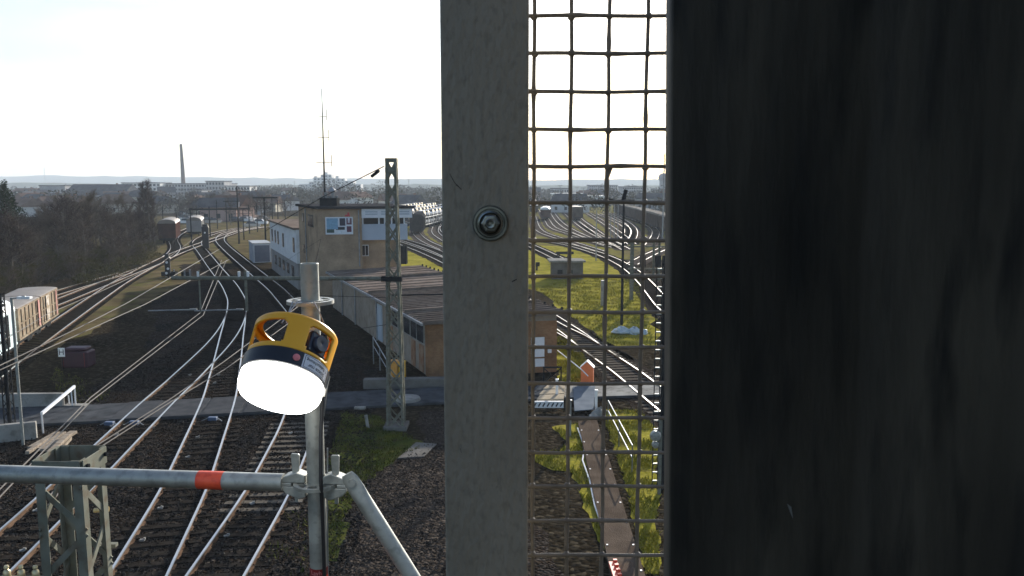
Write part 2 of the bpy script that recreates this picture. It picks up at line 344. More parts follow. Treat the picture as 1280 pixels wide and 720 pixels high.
FIELD = gp([(480, 302), (555, 318), (600, 306), (668, 306), (714, 309), (754, 322), (785, 338), (803, 356), (815, 376), (820, 400), (818, 432), (762, 434), (725, 406), (692, 376), (668, 362), (600, 338), (556, 324), (520, 316), (498, 312)])
FIELD = gp([(430, 306), (500, 308), (556, 321), (600, 306), (668, 306), (714, 309), (754, 322), (785, 338), (803, 356), (815, 376), (820, 400), (818, 432), (762, 434), (725, 406), (692, 376), (668, 362), (610, 352), (575, 390), (470, 345)])
patch('grass_field', FIELD, .008, M['grass'], 2.0, .5)
YARD = [(-70, 108), (0, 108), (20, 112), (45, 90), (75, 110), (110, 420), (-60, 420)]
patch('yard_ground', YARD, .004, M['yard_grass'], 6, 1.5)
GR1 = gp([(690, 534), (722, 530), (736, 590), (750, 640), (757, 690), (742, 660), (727, 622), (716, 592), (690, 588), (668, 578), (668, 566), (700, 566), (708, 552)])
GR2 = gp([(750, 512), (800, 514), (822, 540), (824, 720), (806, 720), (797, 668), (783, 610), (768, 560)])
GR3 = gp([(428, 516), (470, 520), (500, 540), (536, 556), (500, 572), (470, 592), (446, 618), (430, 650), (420, 700), (402, 700), (408, 640), (415, 560)])
GR4 = gp([(672, 400), (712, 420), (728, 440), (742, 476), (700, 480), (694, 440)])
for q in (GR1, GR2, GR4): patch('grass_verge', q, .012, M['grass'], .4, .12)
patch('grass_verge', GR3, .012, M['moss'], .3, .22)
patch('dry_verge', gp([(-60, 470), (20, 452), (90, 425), (170, 385), (235, 352), (222, 326), (150, 340), (60, 364), (-60, 392)]), .006, M['dry'], 1, .5)
patch('dry_verge', [(-120, 104), (-20, 106), (-30, 180), (-45, 270), (-150, 270), (-90, 170)], .007, M['dry'], 4, 1.2)
# the foot path crossing the tracks
pf = [(-40, 33.2), (-18.2, 36.75), (-8, 38.9), (-3.3, 39.8), (6.4, 40.55), (16, 41.3)]
pn = [(-40, 29.4), (-17.9, 33.9), (-8.6, 35.8), (-3.2, 36.9), (5.9, 38.1), (16, 39.2)]
b = MB(); b.prism(pn + pf[::-1], .02, .13); structure(b.build('path', M['asphalt'], fix=True))
b = MB(); b.prism([(2.6, 37.7), (5.9, 38.1), (16, 39.2), (16, 41.3), (6.4, 40.55), (2.2, 40.2)], .1305, .138); structure(b.build('sunlit_path', M['concrete']))  # paler concrete overlay, its tone stands in for sunlight on this stretch
def lerp2(L, X):
    for a, c in zip(L[:-1], L[1:]):
        if a[0] <= X <= c[0]: t = (X - a[0]) / (c[0] - a[0]); return a[1] + (c[1] - a[1]) * t
def panel(x0, x1):
    b = MB(); g_ = .02
    b.prism([(x0 + g_, lerp2(pn, x0) - .03), (x1 - g_, lerp2(pn, x1) - .03), (x1 - g_ - .5, lerp2(pf, x1 - .5) + .03), (x0 + g_ - .5, lerp2(pf, x0 - .5) + .03)], .02, .165)
    return b
for i, (x0, x1) in enumerate([(-17.6, -16.1), (-15.95, -14.0), (-13.9, -12.3), (-12.15, -10.2)]):
    structure(panel(x0, x1).build('crossing_panel', M['panel']))
# low hills on the horizon
def ridge(name, Y, prof, depth, m):
    b = MB(); xs = np.linspace(prof[0][0], prof[-1][0], 90); top = [np.interp(x, [p[0] for p in prof], [p[1] for p in prof]) for x in xs]
    vs = []; fs = []; rows = 6
    for j in range(rows + 1):
        t = j / rows
        for x, z in zip(xs, top):
            hgt = z * math.sin(t * math.pi) ** .7 if 0 < t < 1 else -2
            vs.append((x * (1 + t * .3), Y + depth * t, hgt + (random.uniform(-3, 3) if 0 < t < 1 else 0)))
    n = len(xs)
    for j in range(rows):
        for i in range(n - 1): fs.append((j * n + i, j * n + i + 1, (j + 1) * n + i + 1, (j + 1) * n + i))
    b.add(vs, fs); structure(b.build(name, m, smooth=True))
ridge('hill', 3300, [(-3400, 34), (-2600, 44), (-1900, 56), (-1500, 52), (-1100, 46), (-500, 42), (0, 36), (600, 40), (1300, 34), (2600, 40)], 900, M['hill'])
ridge('hill', 1700, [(-1900, 10), (-1300, 14), (-900, 16), (-500, 10), (-150, 12), (200, 9), (700, 12), (1400, 9)], 300, M['hill'])

# ---------------------------------------------------------------- railway tracks
def rails_center(Lp, Rp, step=3.0):
    l = np.array([G(x, y, .16)[:2] for x, y in Lp]); r = np.array([G(x, y, .16)[:2] for x, y in Rp])
    l = l[np.argsort(l[:, 1])]; r = r[np.argsort(r[:, 1])]
    y0 = max(l[0, 1], r[0, 1]); y1 = min(l[-1, 1], r[-1, 1]); out = []
    for Y in np.arange(y0, y1 + .01, step): out.append(((np.interp(Y, l[:, 1], l[:, 0]) + np.interp(Y, r[:, 1], r[:, 0])) / 2, Y))
    return out
def extend(pts, d0):                       # carry the near end on in its own direction
    a, c = Vector(pts[0]), Vector(pts[1]); u = (a - c).normalized(); return [tuple(a + u * d0)] + pts
def offset(pts, d):
    out = []
    for i, p in enumerate(pts):
        t = (pts[min(i + 1, len(pts) - 1)] - pts[max(i - 1, 0)]).normalized(); out.append(p + Vector((-t.y, t.x)) * d)
    return out
PROF = [(-.065, .0), (-.065, .015), (-.012, .03), (-.012, .12), (-.036, .13), (-.036, .165), (.036, .165), (.036, .13), (.012, .12), (.012, .03), (.065, .015), (.065, .0)]
def rail_mesh(pts, z0):
    b = MB(); n = len(PROF); vs = []
    for i, p in enumerate(pts):
        t = (pts[min(i + 1, len(pts) - 1)] - pts[max(i - 1, 0)]).normalized(); nx = Vector((-t.y, t.x))
        for a, h in PROF: q = p + nx * a; vs.append((q.x, q.y, z0 + h))
    for k in range(n - 1):
        b.add([], [], 0)
    fs_h = []; fs_s = []
    for i in range(len(pts) - 1):
        for k in range(n):
            k2 = (k + 1) % n; f = (i * n + k, i * n + k2, (i + 1) * n + k2, (i + 1) * n + k)
            (fs_h if k in (4, 5, 6) else fs_s).append(f)
    b.add(vs, fs_s, 0); k0 = 0
    for f in fs_h: b.f.append(f); b.m.append(1)
    return b
sl_b = MB(); sl_b.box((0, 0, .05), (2.5, .25, .10))
SLEEPER = {}
def track(label, pts, it=3, sleepers=True, bed=None, ind_to=62, pale=None, z=.0):
    pts = smooth_path([Vector(p[:2]) for p in pts], it); pts = resample(pts, 1.2)
    t = thing('railway_track', label, 'railway track', (pts[0].x, pts[0].y, z))
    for s_ in (-1, 1): rail_mesh(offset(pts, s_ * .7525), z + .012).build('rail', [M['rail_side'], M['rail_head']], t, world=True)
    if bed:
        b = MB(); lo, hi = offset(pts, 1.7), offset(pts, -1.7)
        vs = []; fs = []
        for i, (p, q) in enumerate(zip(lo, hi)):
            j1, j2 = random.uniform(-.15, .15), random.uniform(-.15, .15)
            vs += [(p.x + j1, p.y, .02), (q.x + j2, q.y, .02)]
        for i in range(len(lo) - 1): fs.append((2 * i, 2 * i + 1, 2 * i + 3, 2 * i + 2))
        b.add(vs, fs); b.build('ballast_bed', bed, t, world=True, fix=False)
    if sleepers:
        sp = resample(pts, .63); rest = MB(); inv = WM[t.name].inverted(); cnt = 0
        for i, p in enumerate(sp[:-1]):
            d = (sp[i + 1] - p).normalized(); a = math.atan2(d.y, d.x) - math.pi / 2 + random.uniform(-.015, .015)
            on_path = -40 < p.x < 16 and lerp2(pn, p.x) - .3 < p.y < lerp2(pf, p.x) + .3
            if on_path or p.y < 17: continue
            mname = 'pale_sunlit_sleeper' if pale and pale[0] < p.y < pale[1] else 'sleeper'
            if p.y < ind_to and cnt < 95:
                cnt += 1
                if mname not in SLEEPER: SLEEPER[mname] = sl_b.build('sleeper_src', M[mname]); 
                o = bpy.data.objects.new('sleeper', SLEEPER[mname].data); COL.objects.link(o); o.parent = t
                q = inv @ Vector((p.x, p.y, 0)); o.location = (q.x, q.y, -.062 + random.uniform(-.012, .008)); o.rotation_euler = (0, 0, a)
            else: rest.box((p.x, p.y, -.002), (2.5, .25, .10), a)
        if rest.v: r_ = rest.build('sleepers', M['sleeper'], t, world=True, fix=False); r_['kind'] = 'stuff'
    return t
AL = [(0, 664), (47, 624), (120, 556), (183, 500), (220, 467), (242, 447), (270, 418), (282, 400), (286, 385), (286, 375), (280, 358), (270, 346), (247, 312)]
AR = [(14, 711), (47, 678), (137, 586), (220, 497), (242, 478), (268, 450), (282, 437), (295, 420), (303, 403), (307, 390), (306, 373), (290, 350), (273, 332), (253, 308)]
BL = [(136, 720), (202, 612), (213, 588), (254, 500), (265, 465), (270, 447), (277, 418), (282, 403)]
BR = [(207, 720), (257, 613), (265, 590), (294, 500), (295, 488), (301, 438), (305, 397)]
def gz(L): return [tuple(G(x, y, .16)[:2]) for x, y in L]
cA = rails_center(AL, AR)
track('leftmost near track, curving in past the timber pile', extend(cA, 9) + gz([(244, 304), (252, 296), (275, 289), (305, 284)]), ind_to=60)
track('near track left of the lamp, joining its left neighbour at the points', extend(rails_center(BL, BR), 6) + [tuple(c) for c in cA if c[1] > 59][:2], ind_to=60)
track('near track passing behind the scaffold pole, with pale sleepers', extend(gz([(272, 715), (335, 615), (353, 577), (378, 522)]), 5) + gz([(390, 455), (380, 400), (355, 372), (344, 360), (326, 346), (277, 305), (274, 298), (280, 292), (296, 288), (330, 283)]), ind_to=62, pale=(24, 34))
track('freight siding carrying the rusty wagons on the far left', gz([(-40, 490), (20, 443), (72, 406), (115, 376), (150, 352), (180, 336), (215, 318), (250, 305), (276, 296), (300, 288), (335, 283)]), ind_to=0)
track('track at the foot of the bare thicket, ending under the brown wagon', gz([(-20, 412), (70, 378), (120, 358), (160, 342), (190, 331), (214, 319), (221, 309), (215, 300), (222, 292), (240, 284)]), ind_to=0)
track('faint track right along the edge of the bare thicket', gz([(40, 375), (90, 360), (130, 348), (160, 340)]), ind_to=0)
RU = [(669, 375), (696, 394), (714, 406), (749, 431), (759, 439), (800, 464), (819, 479)]
RL = [(695, 408), (714, 423), (730, 437), (759, 458), (786, 480), (804, 495), (828, 518)]
cR = rails_center(RU, RL)
RB = M['ballast']
track('track behind the mesh crossing the path beside the orange cabinet', extend(cR, 8) + gz([(640, 366), (600, 344), (552, 315), (500, 298), (470, 292)]), bed=RB, ind_to=60, pale=(0, 90))
track('track branching off behind the brick end wall of the low building', [cR[2]] + gz([(722, 421), (695, 409), (668, 392), (610, 357), (552, 323), (500, 303), (470, 296)]), bed=RB, ind_to=60)
track('track curling round the grass field down the right side of the mesh', gz([(640, 295), (690, 302), (714, 306), (754, 318), (785, 333), (806, 352), (821, 370), (832, 384), (852, 398)]), bed=RB, ind_to=0)
track('short siding ending at the buffer stop in the grass', gz([(640, 297), (669, 309), (690, 319), (704, 326)]), bed=RB, ind_to=0)
YT = [[(750, 314), (697, 297), (678, 291), (670, 284), (667, 270)], [(760, 307), (710, 291), (690, 285), (684, 275), (676, 262)],
      [(770, 309), (730, 296), (700, 280), (690, 265), (684, 256)], [(775, 306), (745, 294), (722, 279), (705, 264)],
      [(783, 312), (760, 300), (735, 282), (722, 272), (716, 262)], [(790, 305), (772, 290), (752, 276), (735, 266)],
      [(778, 302), (786, 291), (784, 284), (770, 276), (748, 267)], [(786, 304), (794, 292), (790, 282), (774, 272), (756, 265)],
      [(812, 306), (822, 290), (812, 281), (790, 273), (768, 266)], [(790, 330), (812, 318), (835, 308)],
      [(556, 312), (530, 301), (519, 291), (522, 283), (530, 270)], [(560, 302), (542, 291), (546, 281), (556, 268)], [(575, 300), (552, 288), (556, 280), (566, 268)]]
YB = mat('brown_yard_ballast', (.06, .05, .042), (.09, .075, .062), .5, .95, bump=.8, bscale=8)
yl = ['yard track under the red-ended wagon', 'yard track bending just right of the red-ended wagon', 'yard track running straight to the white station roofs', 'yard track passing left of the grey wagon',
      'yard track under the grey wagon behind the mesh', 'yard track between two yellow grass strips right of the grey wagon', 'hooked yard track, inner one of the two by the dark lamp mast', 'hooked yard track, outer one of the two by the dark lamp mast',
      'hooked yard track nearest the dark hopper train', 'short track beyond the signal gantry', 'yard track under the dark locomotive', 'yard track curving beside the parked cars', 'yard track vanishing behind the steel post']
for q, l in zip(YT, yl): track(l, gz(q), bed=YB, sleepers=False)
for s_ in SLEEPER.values(): bpy.data.objects.remove(s_)

# loose stones and clods, modelled, in the near ground
def scatter_stones(name, poly, n, rmin, rmax, m, clear=()):
    xs = [p[0] for p in poly]; ys = [p[1] for p in poly]
    oc = np.array([(1, 0, 0), (-1, 0, 0), (0, 1, 0), (0, -1, 0), (0, 0, 1), (0, 0, -1)], float)
    fc = [(0, 2, 4), (2, 1, 4), (1, 3, 4), (3, 0, 4), (2, 0, 5), (1, 2, 5), (3, 1, 5), (0, 3, 5)]
    V = []; F = []; k = 0; tries = 0
    while k < n and tries < n * 6:
        tries += 1
        x = random.uniform(min(xs), max(xs)); y = random.uniform(min(ys), max(ys))
        if not inpoly(x, y, poly): continue
        if -40 < x < 16 and lerp2(pn, x) - .1 < y < lerp2(pf, x) + .1: continue
        r = random.uniform(rmin, rmax) * (1.5 if random.random() < .06 else 1); sc = rng.uniform(.6, 1.1, 3) * r; sc[2] *= .7
        q = oc * sc; q += rng.normal(0, r * .12, q.shape); a = random.uniform(0, 6.28); ca, sa = math.cos(a), math.sin(a)
        q = np.c_[q[:, 0] * ca - q[:, 1] * sa, q[:, 0] * sa + q[:, 1] * ca, q[:, 2]] + (x, y, r * .25 + random.choice((0, 0, .035)))
        V.append(q); F += [tuple(i + 6 * k for i in f) for f in fc]; k += 1
    me = bpy.data.meshes.new(name); me.from_pydata([tuple(p) for p in np.concatenate(V)], [], F); me.materials.append(m)
    o = bpy.data.objects.new(name, me); COL.objects.link(o); return o
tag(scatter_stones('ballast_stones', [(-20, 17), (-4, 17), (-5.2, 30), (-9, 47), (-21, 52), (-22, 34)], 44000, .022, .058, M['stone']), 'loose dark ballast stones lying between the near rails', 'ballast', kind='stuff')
tag(scatter_stones('soil_clods', GRAV, 9000, .015, .05, M['clod']), 'loose brown clods and gravel right of the brace', 'gravel', kind='stuff')
# grass blades and moss
def blades(name, polys, dens, h0, h1, label, bm='blade'):
    V = []; F = []; k = 0
    for poly in polys:
        xs = [p[0] for p in poly]; ys = [p[1] for p in poly]; n = int((max(xs) - min(xs)) * (max(ys) - min(ys)) * dens)
        for _ in range(n):
            x = random.uniform(min(xs), max(xs)); y = random.uniform(min(ys), max(ys))
            if not inpoly(x, y, poly): continue
            if math.sin(x * 2.1 + 1.3 * math.sin(y * 1.7)) + math.sin(y * 2.7 + x) < -.6 + random.uniform(-.5, .5): continue
            h = random.uniform(h0, h1); a = random.uniform(0, 6.28); ww = random.uniform(.012, .03); lx, ly = random.gauss(0, .5) * h, random.gauss(0, .5) * h
            V += [(x - math.cos(a) * ww, y - math.sin(a) * ww, .005), (x + math.cos(a) * ww, y + math.sin(a) * ww, .005), (x + lx, y + ly, h)]
            F.append((k, k + 1, k + 2)); k += 3
    me = bpy.data.meshes.new(name); me.from_pydata(V, [], F); me.materials.append(M[bm])
    o = bpy.data.objects.new(name, me); COL.objects.link(o); tag(o, label, 'grass', kind='stuff')
blades('grass', [GR1, GR2, GR4], 260, .06, .2, 'short mossy grass either side of the brown walkway')
blades('moss', [GR3], 260, .04, .16, 'yellow green moss and weeds round the lattice mast foot', 'moss_blade')
blades('meadow_grass', [gp([(668, 362), (720, 345), (800, 350), (818, 432), (762, 434), (725, 406), (692, 376)])], 60, .08, .24, 'yellow green meadow grass beyond the diagonal track')
blades('weeds', [gp([(352, 640), (385, 640), (385, 720), (320, 720)]), gp([(70, 460), (140, 490), (130, 505), (95, 505), (60, 480)])], 40, .05, .2, 'scattered weeds in the ballast beside the rails', 'moss_blade')

# ---------------------------------------------------------------- signal box, low building, white building
O2 = Vector((-4.45, 42.28)); e1 = Vector((-.394, .919)); e2 = Vector((.98, .2)); T2 = Vector((-16.7, 69.0))
def q2(o, a, c): p = o + e1 * a + e2 * c; return (p.x, p.y)
def wall_rect(b, p0, d, x0, x1, z0, z1, out, th=.06, mi=0):     # slab on a wall: p0 start, d direction, out outward normal
    a = p0 + d * x0; c = p0 + d * x1; b.prism([(a.x, a.y), (c.x, c.y), (c.x + out.x * th, c.y + out.y * th), (a.x + out.x * th, a.y + out.y * th)], z0, z1, mi)
nl = Vector((-.919, -.394)); nf = Vector((.2, -.98))
lb = thing('low_building', 'long low tan building with brown sheet roof and orange brick end wall', 'building', (O2.x, O2.y, 0))
LEN, WID = 27.5, 7.05
b = MB(); b.prism([q2(O2, 0, 0), q2(O2, 0, WID), q2(O2, LEN, WID), q2(O2, LEN, 0)], 0, [2.95, 3.3, 3.3, 2.95]); b.build('wall', M['render_tan'], lb, world=True)
b = MB(); wall_rect(b, O2, e2, -.03, WID + .02, 0, 2.9, nf, .05); wall_rect(b, O2 + nf * .0, e1, .0, .55, 0, 2.9, nl, .05); b.build('brick_facing', M['brick_or'], lb, world=True)
b = MB(); b.prism([q2(O2, -.5, -.45), q2(O2, -.5, WID + .4), q2(O2, LEN - .02, WID + .4), q2(O2, LEN - .02, -.45)], [2.96, 3.32, 3.32, 2.96], [3.1, 3.46, 3.46, 3.1])
k = 0
a = -.4
while a < LEN - .3:
    z0, z1 = 3.12, 3.48; hb = .05 if a < 12 else .018
    p, q = O2 + e1 * a + e2 * -.42, O2 + e1 * a + e2 * (WID + .37)
    b.bar((p.x, p.y, z0), (q.x, q.y, z1), .10 if a < 12 else .3, hb * 2); a += .62 if a < 12 else 1.5
for a in (3.2, 12.2, 20):
    p, q = O2 + e1 * a + e2 * -.43, O2 + e1 * a + e2 * (WID + .38); b.bar((p.x, p.y, 3.2), (q.x, q.y, 3.55), .22, .16)
rf = b.build('roof', M['roof_brown'], lb, world=True)
b = MB(); p, q = O2 + e1 * -.5 + e2 * -.5, O2 + e1 * (LEN - .1) + e2 * -.5; b.bar((p.x, p.y, 3.0), (q.x, q.y, 3.0), .12, .14); b.build('gutter', M['grey_steel'], rf, world=True)
many('roof_cleat', (.12, .12, .16), M['dark_steel'], rf, [(*(O2 + e1 * a + e2 * (WID + .3)), 3.56) for a in np.arange(0, LEN, 1.1)])
for i, (a0, a1) in enumerate([(.9, 3.3), (3.6, 6.0), (6.3, 8.7)]):
    b = MB(); wall_rect(b, O2, e1, a0 - .1, a1 + .1, 1.65, 2.85, nl, .05); f = b.build('window', M['concrete'], lb, world=True)
    b = MB(); wall_rect(b, O2, e1, a0, a1, 1.73, 2.78, nl, .08); b.build('pane', M['glass'], f, world=True)
    b = MB(); wall_rect(b, O2, e1, (a0 + a1) / 2 - .03, (a0 + a1) / 2 + .03, 1.73, 2.78, nl, .10); b.build('mullion', M['concrete'], f, world=True)
b = MB(); wall_rect(b, O2, e1, 10.2, 11.4, .1, 2.5, nl, .07); d_ = b.build('door', M['pale_glass'], lb, world=True); d_['label'] = 'pale blue glazed door'
for a in (1.0, 2.6, 5.2, 7.6):
    b = MB(); wall_rect(b, O2, e1, a, a + .8, .05, 1.55, nl, .05); d_ = b.build('panel', mat('rusty_door_panel', (.26, .13, .07), (.36, .25, .17), 2, .8), lb, world=True); d_['label'] = 'rust stained brown panel'
b = MB(); wall_rect(b, O2, e2, 5.6, 6.35, .9, 2.0, nf, .1); f = b.build('window', M['white_paint'], lb, world=True); f['label'] = 'white shuttered window'
b = MB(); wall_rect(b, O2, e2, 5.6, 6.35, .35, .8, nf, .1); b.build('vent_panel', M['white_paint'], lb, world=True)
b = MB(); wall_rect(b, O2, e2, 6.55, 6.75, 1.1, 1.3, nf, .12); b.build('switch_box', M['white_paint'], lb, world=True)

tb = thing('signal_box', 'tan brick signal box tower with blue-grey glazed bay and roof antenna', 'building', (T2.x, T2.y, 0))
TW, BW, TD, TH = 3.7, 7.7, 11.0, 8.3
b = MB(); b.prism([q2(T2, 0, 0), q2(T2, 0, TW), q2(T2, TD, TW), q2(T2, TD, 0)], 0, TH)
b.prism([q2(T2, .9, TW + .002), q2(T2, .9, BW - .8), q2(T2, TD - .6, BW - .8), q2(T2, TD - .6, TW + .002)], 0, 5.55); b.build('wall', M['brick'], tb, world=True)
b = MB(); b.prism([q2(T2, -.25, -.25), q2(T2, -.25, BW + .55), q2(T2, TD + .2, BW + .55), q2(T2, TD + .2, -.25)], TH + .002, TH + .22); rf = b.build('roof', M['roof_felt'], tb, world=True)
b = MB(); b.prism([q2(T2, .2, TW + .003), q2(T2, .2, BW), q2(T2, TD - .3, BW), q2(T2, TD - .3, TW + .003)], 5.56, 6.95); b.build('bay_panel', M['bay'], tb, world=True)
b = MB(); b.prism([q2(T2, .35, TW + .004), q2(T2, .35, BW - .15), q2(T2, TD - .5, BW - .15), q2(T2, TD - .5, TW + .004)], 6.951, 7.5); gl = b.build('window_band', M['glass'], tb, world=True)
B2 = T2 + e1 * .35
for c_ in (TW + .1, 5.2, 5.7, 6.3, 6.85, BW - .3): b = MB(); wall_rect(b, B2, e2, c_, c_ + .13, 6.952, 7.5, nf, .06); b.build('mullion', M['fascia'], gl, world=True)
b = MB(); b.prism([q2(T2, -.1, TW + .005), q2(T2, -.1, BW + .35), q2(T2, TD, BW + .35), q2(T2, TD, TW + .005)], 7.502, TH); fs_ = b.build('fascia', M['fascia'], tb, world=True)
F2 = T2 + e1 * -.1; lm_ = mat('louvre_blue', (.3, .36, .42), (.34, .4, .46), 1, .5)
for c_ in (4.0, 5.35, 6.75):
    for z in (7.78, 7.98): b = MB(); wall_rect(b, F2, e2, c_, c_ + 1.05, z, z + .1, nf, .03); b.build('louvre', lm_, fs_, world=True)
b = MB(); wall_rect(b, T2, e1, 2.3, 5.2, 6.6, 7.7, nl, .05); f = b.build('window', M['concrete_dark'], tb, world=True)
b = MB()
for a in (2.4, 3.35, 4.3): wall_rect(b, T2, e1, a, a + .8, 6.68, 7.6, nl, .07)
b.build('pane', M['glass'], f, world=True)
for z in (3.9, 6.9):
    b = MB(); wall_rect(b, T2, e1, 7.6, 8.4, z, z + .8, nl, .06); b.build('window', M['glass'], tb, world=True)
b = MB(); wall_rect(b, T2 + e1 * .9, e2, TW + .15, TW + .75, 4.1, 5.1, nf, .05); f = b.build('window', M['white_paint'], tb, world=True)
b = MB(); wall_rect(b, T2 + e1 * .9, e2, TW + .2, TW + .43, 4.16, 5.04, nf, .07); wall_rect(b, T2 + e1 * .9, e2, TW + .47, TW + .7, 4.16, 5.04, nf, .07); b.build('pane', M['glass'], f, world=True)
b = MB(); p = T2 + e1 * .5 + e2 * (BW - .45); b.box((p.x, p.y, 4.2), (.9, .9, 1.6)); b.build('service_box', M['dark_steel'], tb, world=True)
p = T2 + e1 * 2.0 + e2 * 1.4
b = MB(); b.box((p.x, p.y, TH + .55), (1.5, 1.2, .7)); cb = b.build('chimney', M['dark_steel'], rf, world=True)
b = MB()
for i in range(5): b.tube([(p.x - .6 + .3 * i, p.y, TH + .9), (p.x - .6 + .3 * i, p.y, TH + 1.1 + .3 * (i % 2))], [.12, .16], 8)
b.lathe([(.02, TH + 1.9), (.35, TH + 1.6), (.38, TH + 1.5), (.1, TH + 1.45)], 10, Matrix.Translation((p.x + .25, p.y, 0))); b.build('chimney_cowl', M['grey_steel'], cb, world=True)
p = T2 + e1 * 2.6 + e2 * 1.1; at = P(410.5, 110, p.y).z
b = MB(); b.tube([(p.x, p.y, TH + .2), (p.x, p.y, TH + 6.5), (p.x, p.y, at)], [.09, .06, .032], 8)
for z, l in ((TH + 4, .7), (TH + 6.2, .5), (TH + 8, .35)): b.tube([(p.x - l, p.y, z), (p.x + l, p.y, z)], .03, 6); b.tube([(p.x + l, p.y, z - .35), (p.x + l, p.y, z + .7)], .03, 6)
b.build('antenna', M['dark_steel'], rf, world=True)
for o_, c_, z_ in ((T2, 3.45, 8.2),):
    q = o_ + nf * .08 + e2 * c_; b = MB(); b.tube([(q.x, q.y, 3.3), (q.x, q.y, z_)], .06, 8); b.build('downpipe', M['grey_steel'], tb, world=True)
q = T2 + nl * .08 + e1 * 6.3; b = MB(); b.tube([(q.x, q.y, 0), (q.x, q.y, 8.2)], .06, 8); b.build('downpipe', M['grey_steel'], tb, world=True)
for a in (1.2, 4.4, 6.7): q = O2 + nl * .1 + e1 * (8.9 + a * 2.1); b = MB(); b.tube([(q.x, q.y, 0), (q.x, q.y, 2.95)], .055, 8); b.build('downpipe', M['grey_steel'], lb, world=True)
# picture board on the tower wall
pb = thing('picture_board', 'landscape picture board, blue scene left and dark red panels right, on tower wall', 'sign', (*q2(T2, -.05, .8), 6.0))
b = MB(); wall_rect(b, T2, e2, .62, 2.95, 6.1, 7.6, nf, .08); b.build('board', M['fascia'], pb, world=True)
for c0, c1, z0, z1, cc in ((.72, 1.68, 6.55, 7.5, (.16, .3, .42)), (.72, 1.35, 6.25, 6.6, (.03, .07, .06)), (.85, 1.55, 7.1, 7.15, (.06, .1, .2)), (1.82, 2.3, 6.85, 7.5, (.03, .03, .05)), (1.5, 2.25, 6.5, 6.75, (.02, .025, .03)),
                       (2.4, 2.85, 6.95, 7.5, (.12, .05, .07)), (2.52, 2.7, 7.1, 7.5, (.55, .55, .6)), (2.42, 2.82, 6.3, 6.8, (.09, .02, .05)), (1.6, 2.0, 6.2, 6.42, (.5, .56, .6))):
    b = MB(); wall_rect(b, T2 + nf * .08, e2, c0, c1, z0, z1, nf, .012 + .004 * (cc[0] > .1)); b.build('picture_panel', mat('print', cc, tuple(x * 1.3 for x in cc), 5, .5), pb, world=True)
b = MB(); wall_rect(b, T2, e2, 2.3, 2.7, 7.65, 7.8, nf, .06); wall_rect(b, T2, e2, 2.5, 2.66, 7.8, 7.98, nf, .06); b.build('red_emblem', mat('emblem_red', (.5, .05, .06), (.55, .07, .08), 5, .5), pb, world=True)

W2 = T2 + e1 * (TD + .05) - e2 * .3
wb = thing('white_building', 'white rendered two storey building on a grey base behind the signal box', 'building', (W2.x, W2.y, 0))
WL = 22
b = MB(); b.prism([q2(W2, 0, .05), q2(W2, 0, 7), q2(W2, WL, 7), q2(W2, WL, .05)], 0, 2.6); b.build('base_wall', M['grey_wall'], wb, world=True)
b = MB(); b.prism([q2(W2, 0, 0), q2(W2, 0, 7.05), q2(W2, WL + .05, 7.05), q2(W2, WL + .05, 0)], 2.602, 5.95); b.build('wall', M['white_wall'], wb, world=True)
b = MB(); b.prism([q2(W2, .01, -.25), q2(W2, .01, 7.3), q2(W2, WL + .3, 7.3), q2(W2, WL + .3, -.25)], 5.953, 6.15); b.build('roof', M['roof_brown'], wb, world=True)
for a in (1.2, 9.2, 13.6, 16.2, 19.2):
    b = MB(); wall_rect(b, W2, e1, a, a + 1.0, 3.6, 5.1, nl, .05); b.build('window', M['glass'], wb, world=True)
for a in (2.5, 6, 9.5, 13, 16.5):
    b = MB(); wall_rect(b, W2 + e2 * .05, e1, a, a + 1.6, 1.0, 2.1, nl, .05); b.build('window', M['glass'], wb, world=True)
p = G(318, 329); ct = thing('site_container', 'small white and blue container beside the white building', 'container', p, R(23))
b = MB(); b.box((1.0, 2.5, 1.35), (2.3, 6, 2.5)); b.build('body', mat('container_blue_grey', (.30, .34, .38), (.36, .40, .44), 1, .7), ct)
b = MB(); b.box((1.0, -.53, 1.3), (1.9, .06, 2.2)); b.build('door', mat('blue_door', (.05, .07, .11), (.07, .09, .13), 2, .5), ct)
b = MB(); b.box((1.0, 2.5, 2.66), (2.4, 6.1, .1)); b.build('roof', M['grey_steel'], ct)

# ---------------------------------------------------------------- walls, rails, small things by the path
def wall_thing(name, label, a, c, th, h, m, z0=0):
    b = MB(); d = (Vector(c) - Vector(a)); n = Vector((-d.y, d.x)).normalized() * th
    b.prism([(a[0], a[1]), (c[0], c[1]), (c[0] + n.x, c[1] + n.y), (a[0] + n.x, a[1] + n.y)], z0, h)
    o = b.build(name, m, bevel=.02); tag(o, label, 'wall'); return o
wall_thing('retaining_wall', 'pale low concrete wall on the far side of the path ramp', tuple(G(-60, 512)[:2]), tuple(G(78, 511)[:2]), .25, .72, M['concrete'])
wall_thing('retaining_wall', 'stained low concrete wall on the near side of the path ramp', tuple(G(-60, 560)[:2]), tuple(G(46, 549)[:2]), .25, .72, M['concrete'])
wall_thing('concrete_barrier', 'long concrete beam lying before the low building', tuple(G(454, 487)[:2]), tuple(G(566, 485)[:2]), .5, .5, M['concrete_dark'])
hr = thing('handrail', 'white tubular handrail slanting across the path ramp', 'railing', G(54, 542))
a = G(54, 542); c = G(95, 510); ta = P(52, 517, a.y); tc_ = P(93, 483, c.y)
b = MB(); b.bar(ta, tc_, .09, .12); b.build('rail', M['white_paint'], hr, world=True)
for q, t_ in ((a, ta), (c, tc_)):
    b = MB(); b.tube([q, t_], .035, 8); b.build('post', M['white_paint'], hr, world=True)
q = G(91, 511); b = MB(); b.tube([q, P(89, 489, q.y)], .03, 8); b.build('stay', M['white_paint'], hr, world=True)
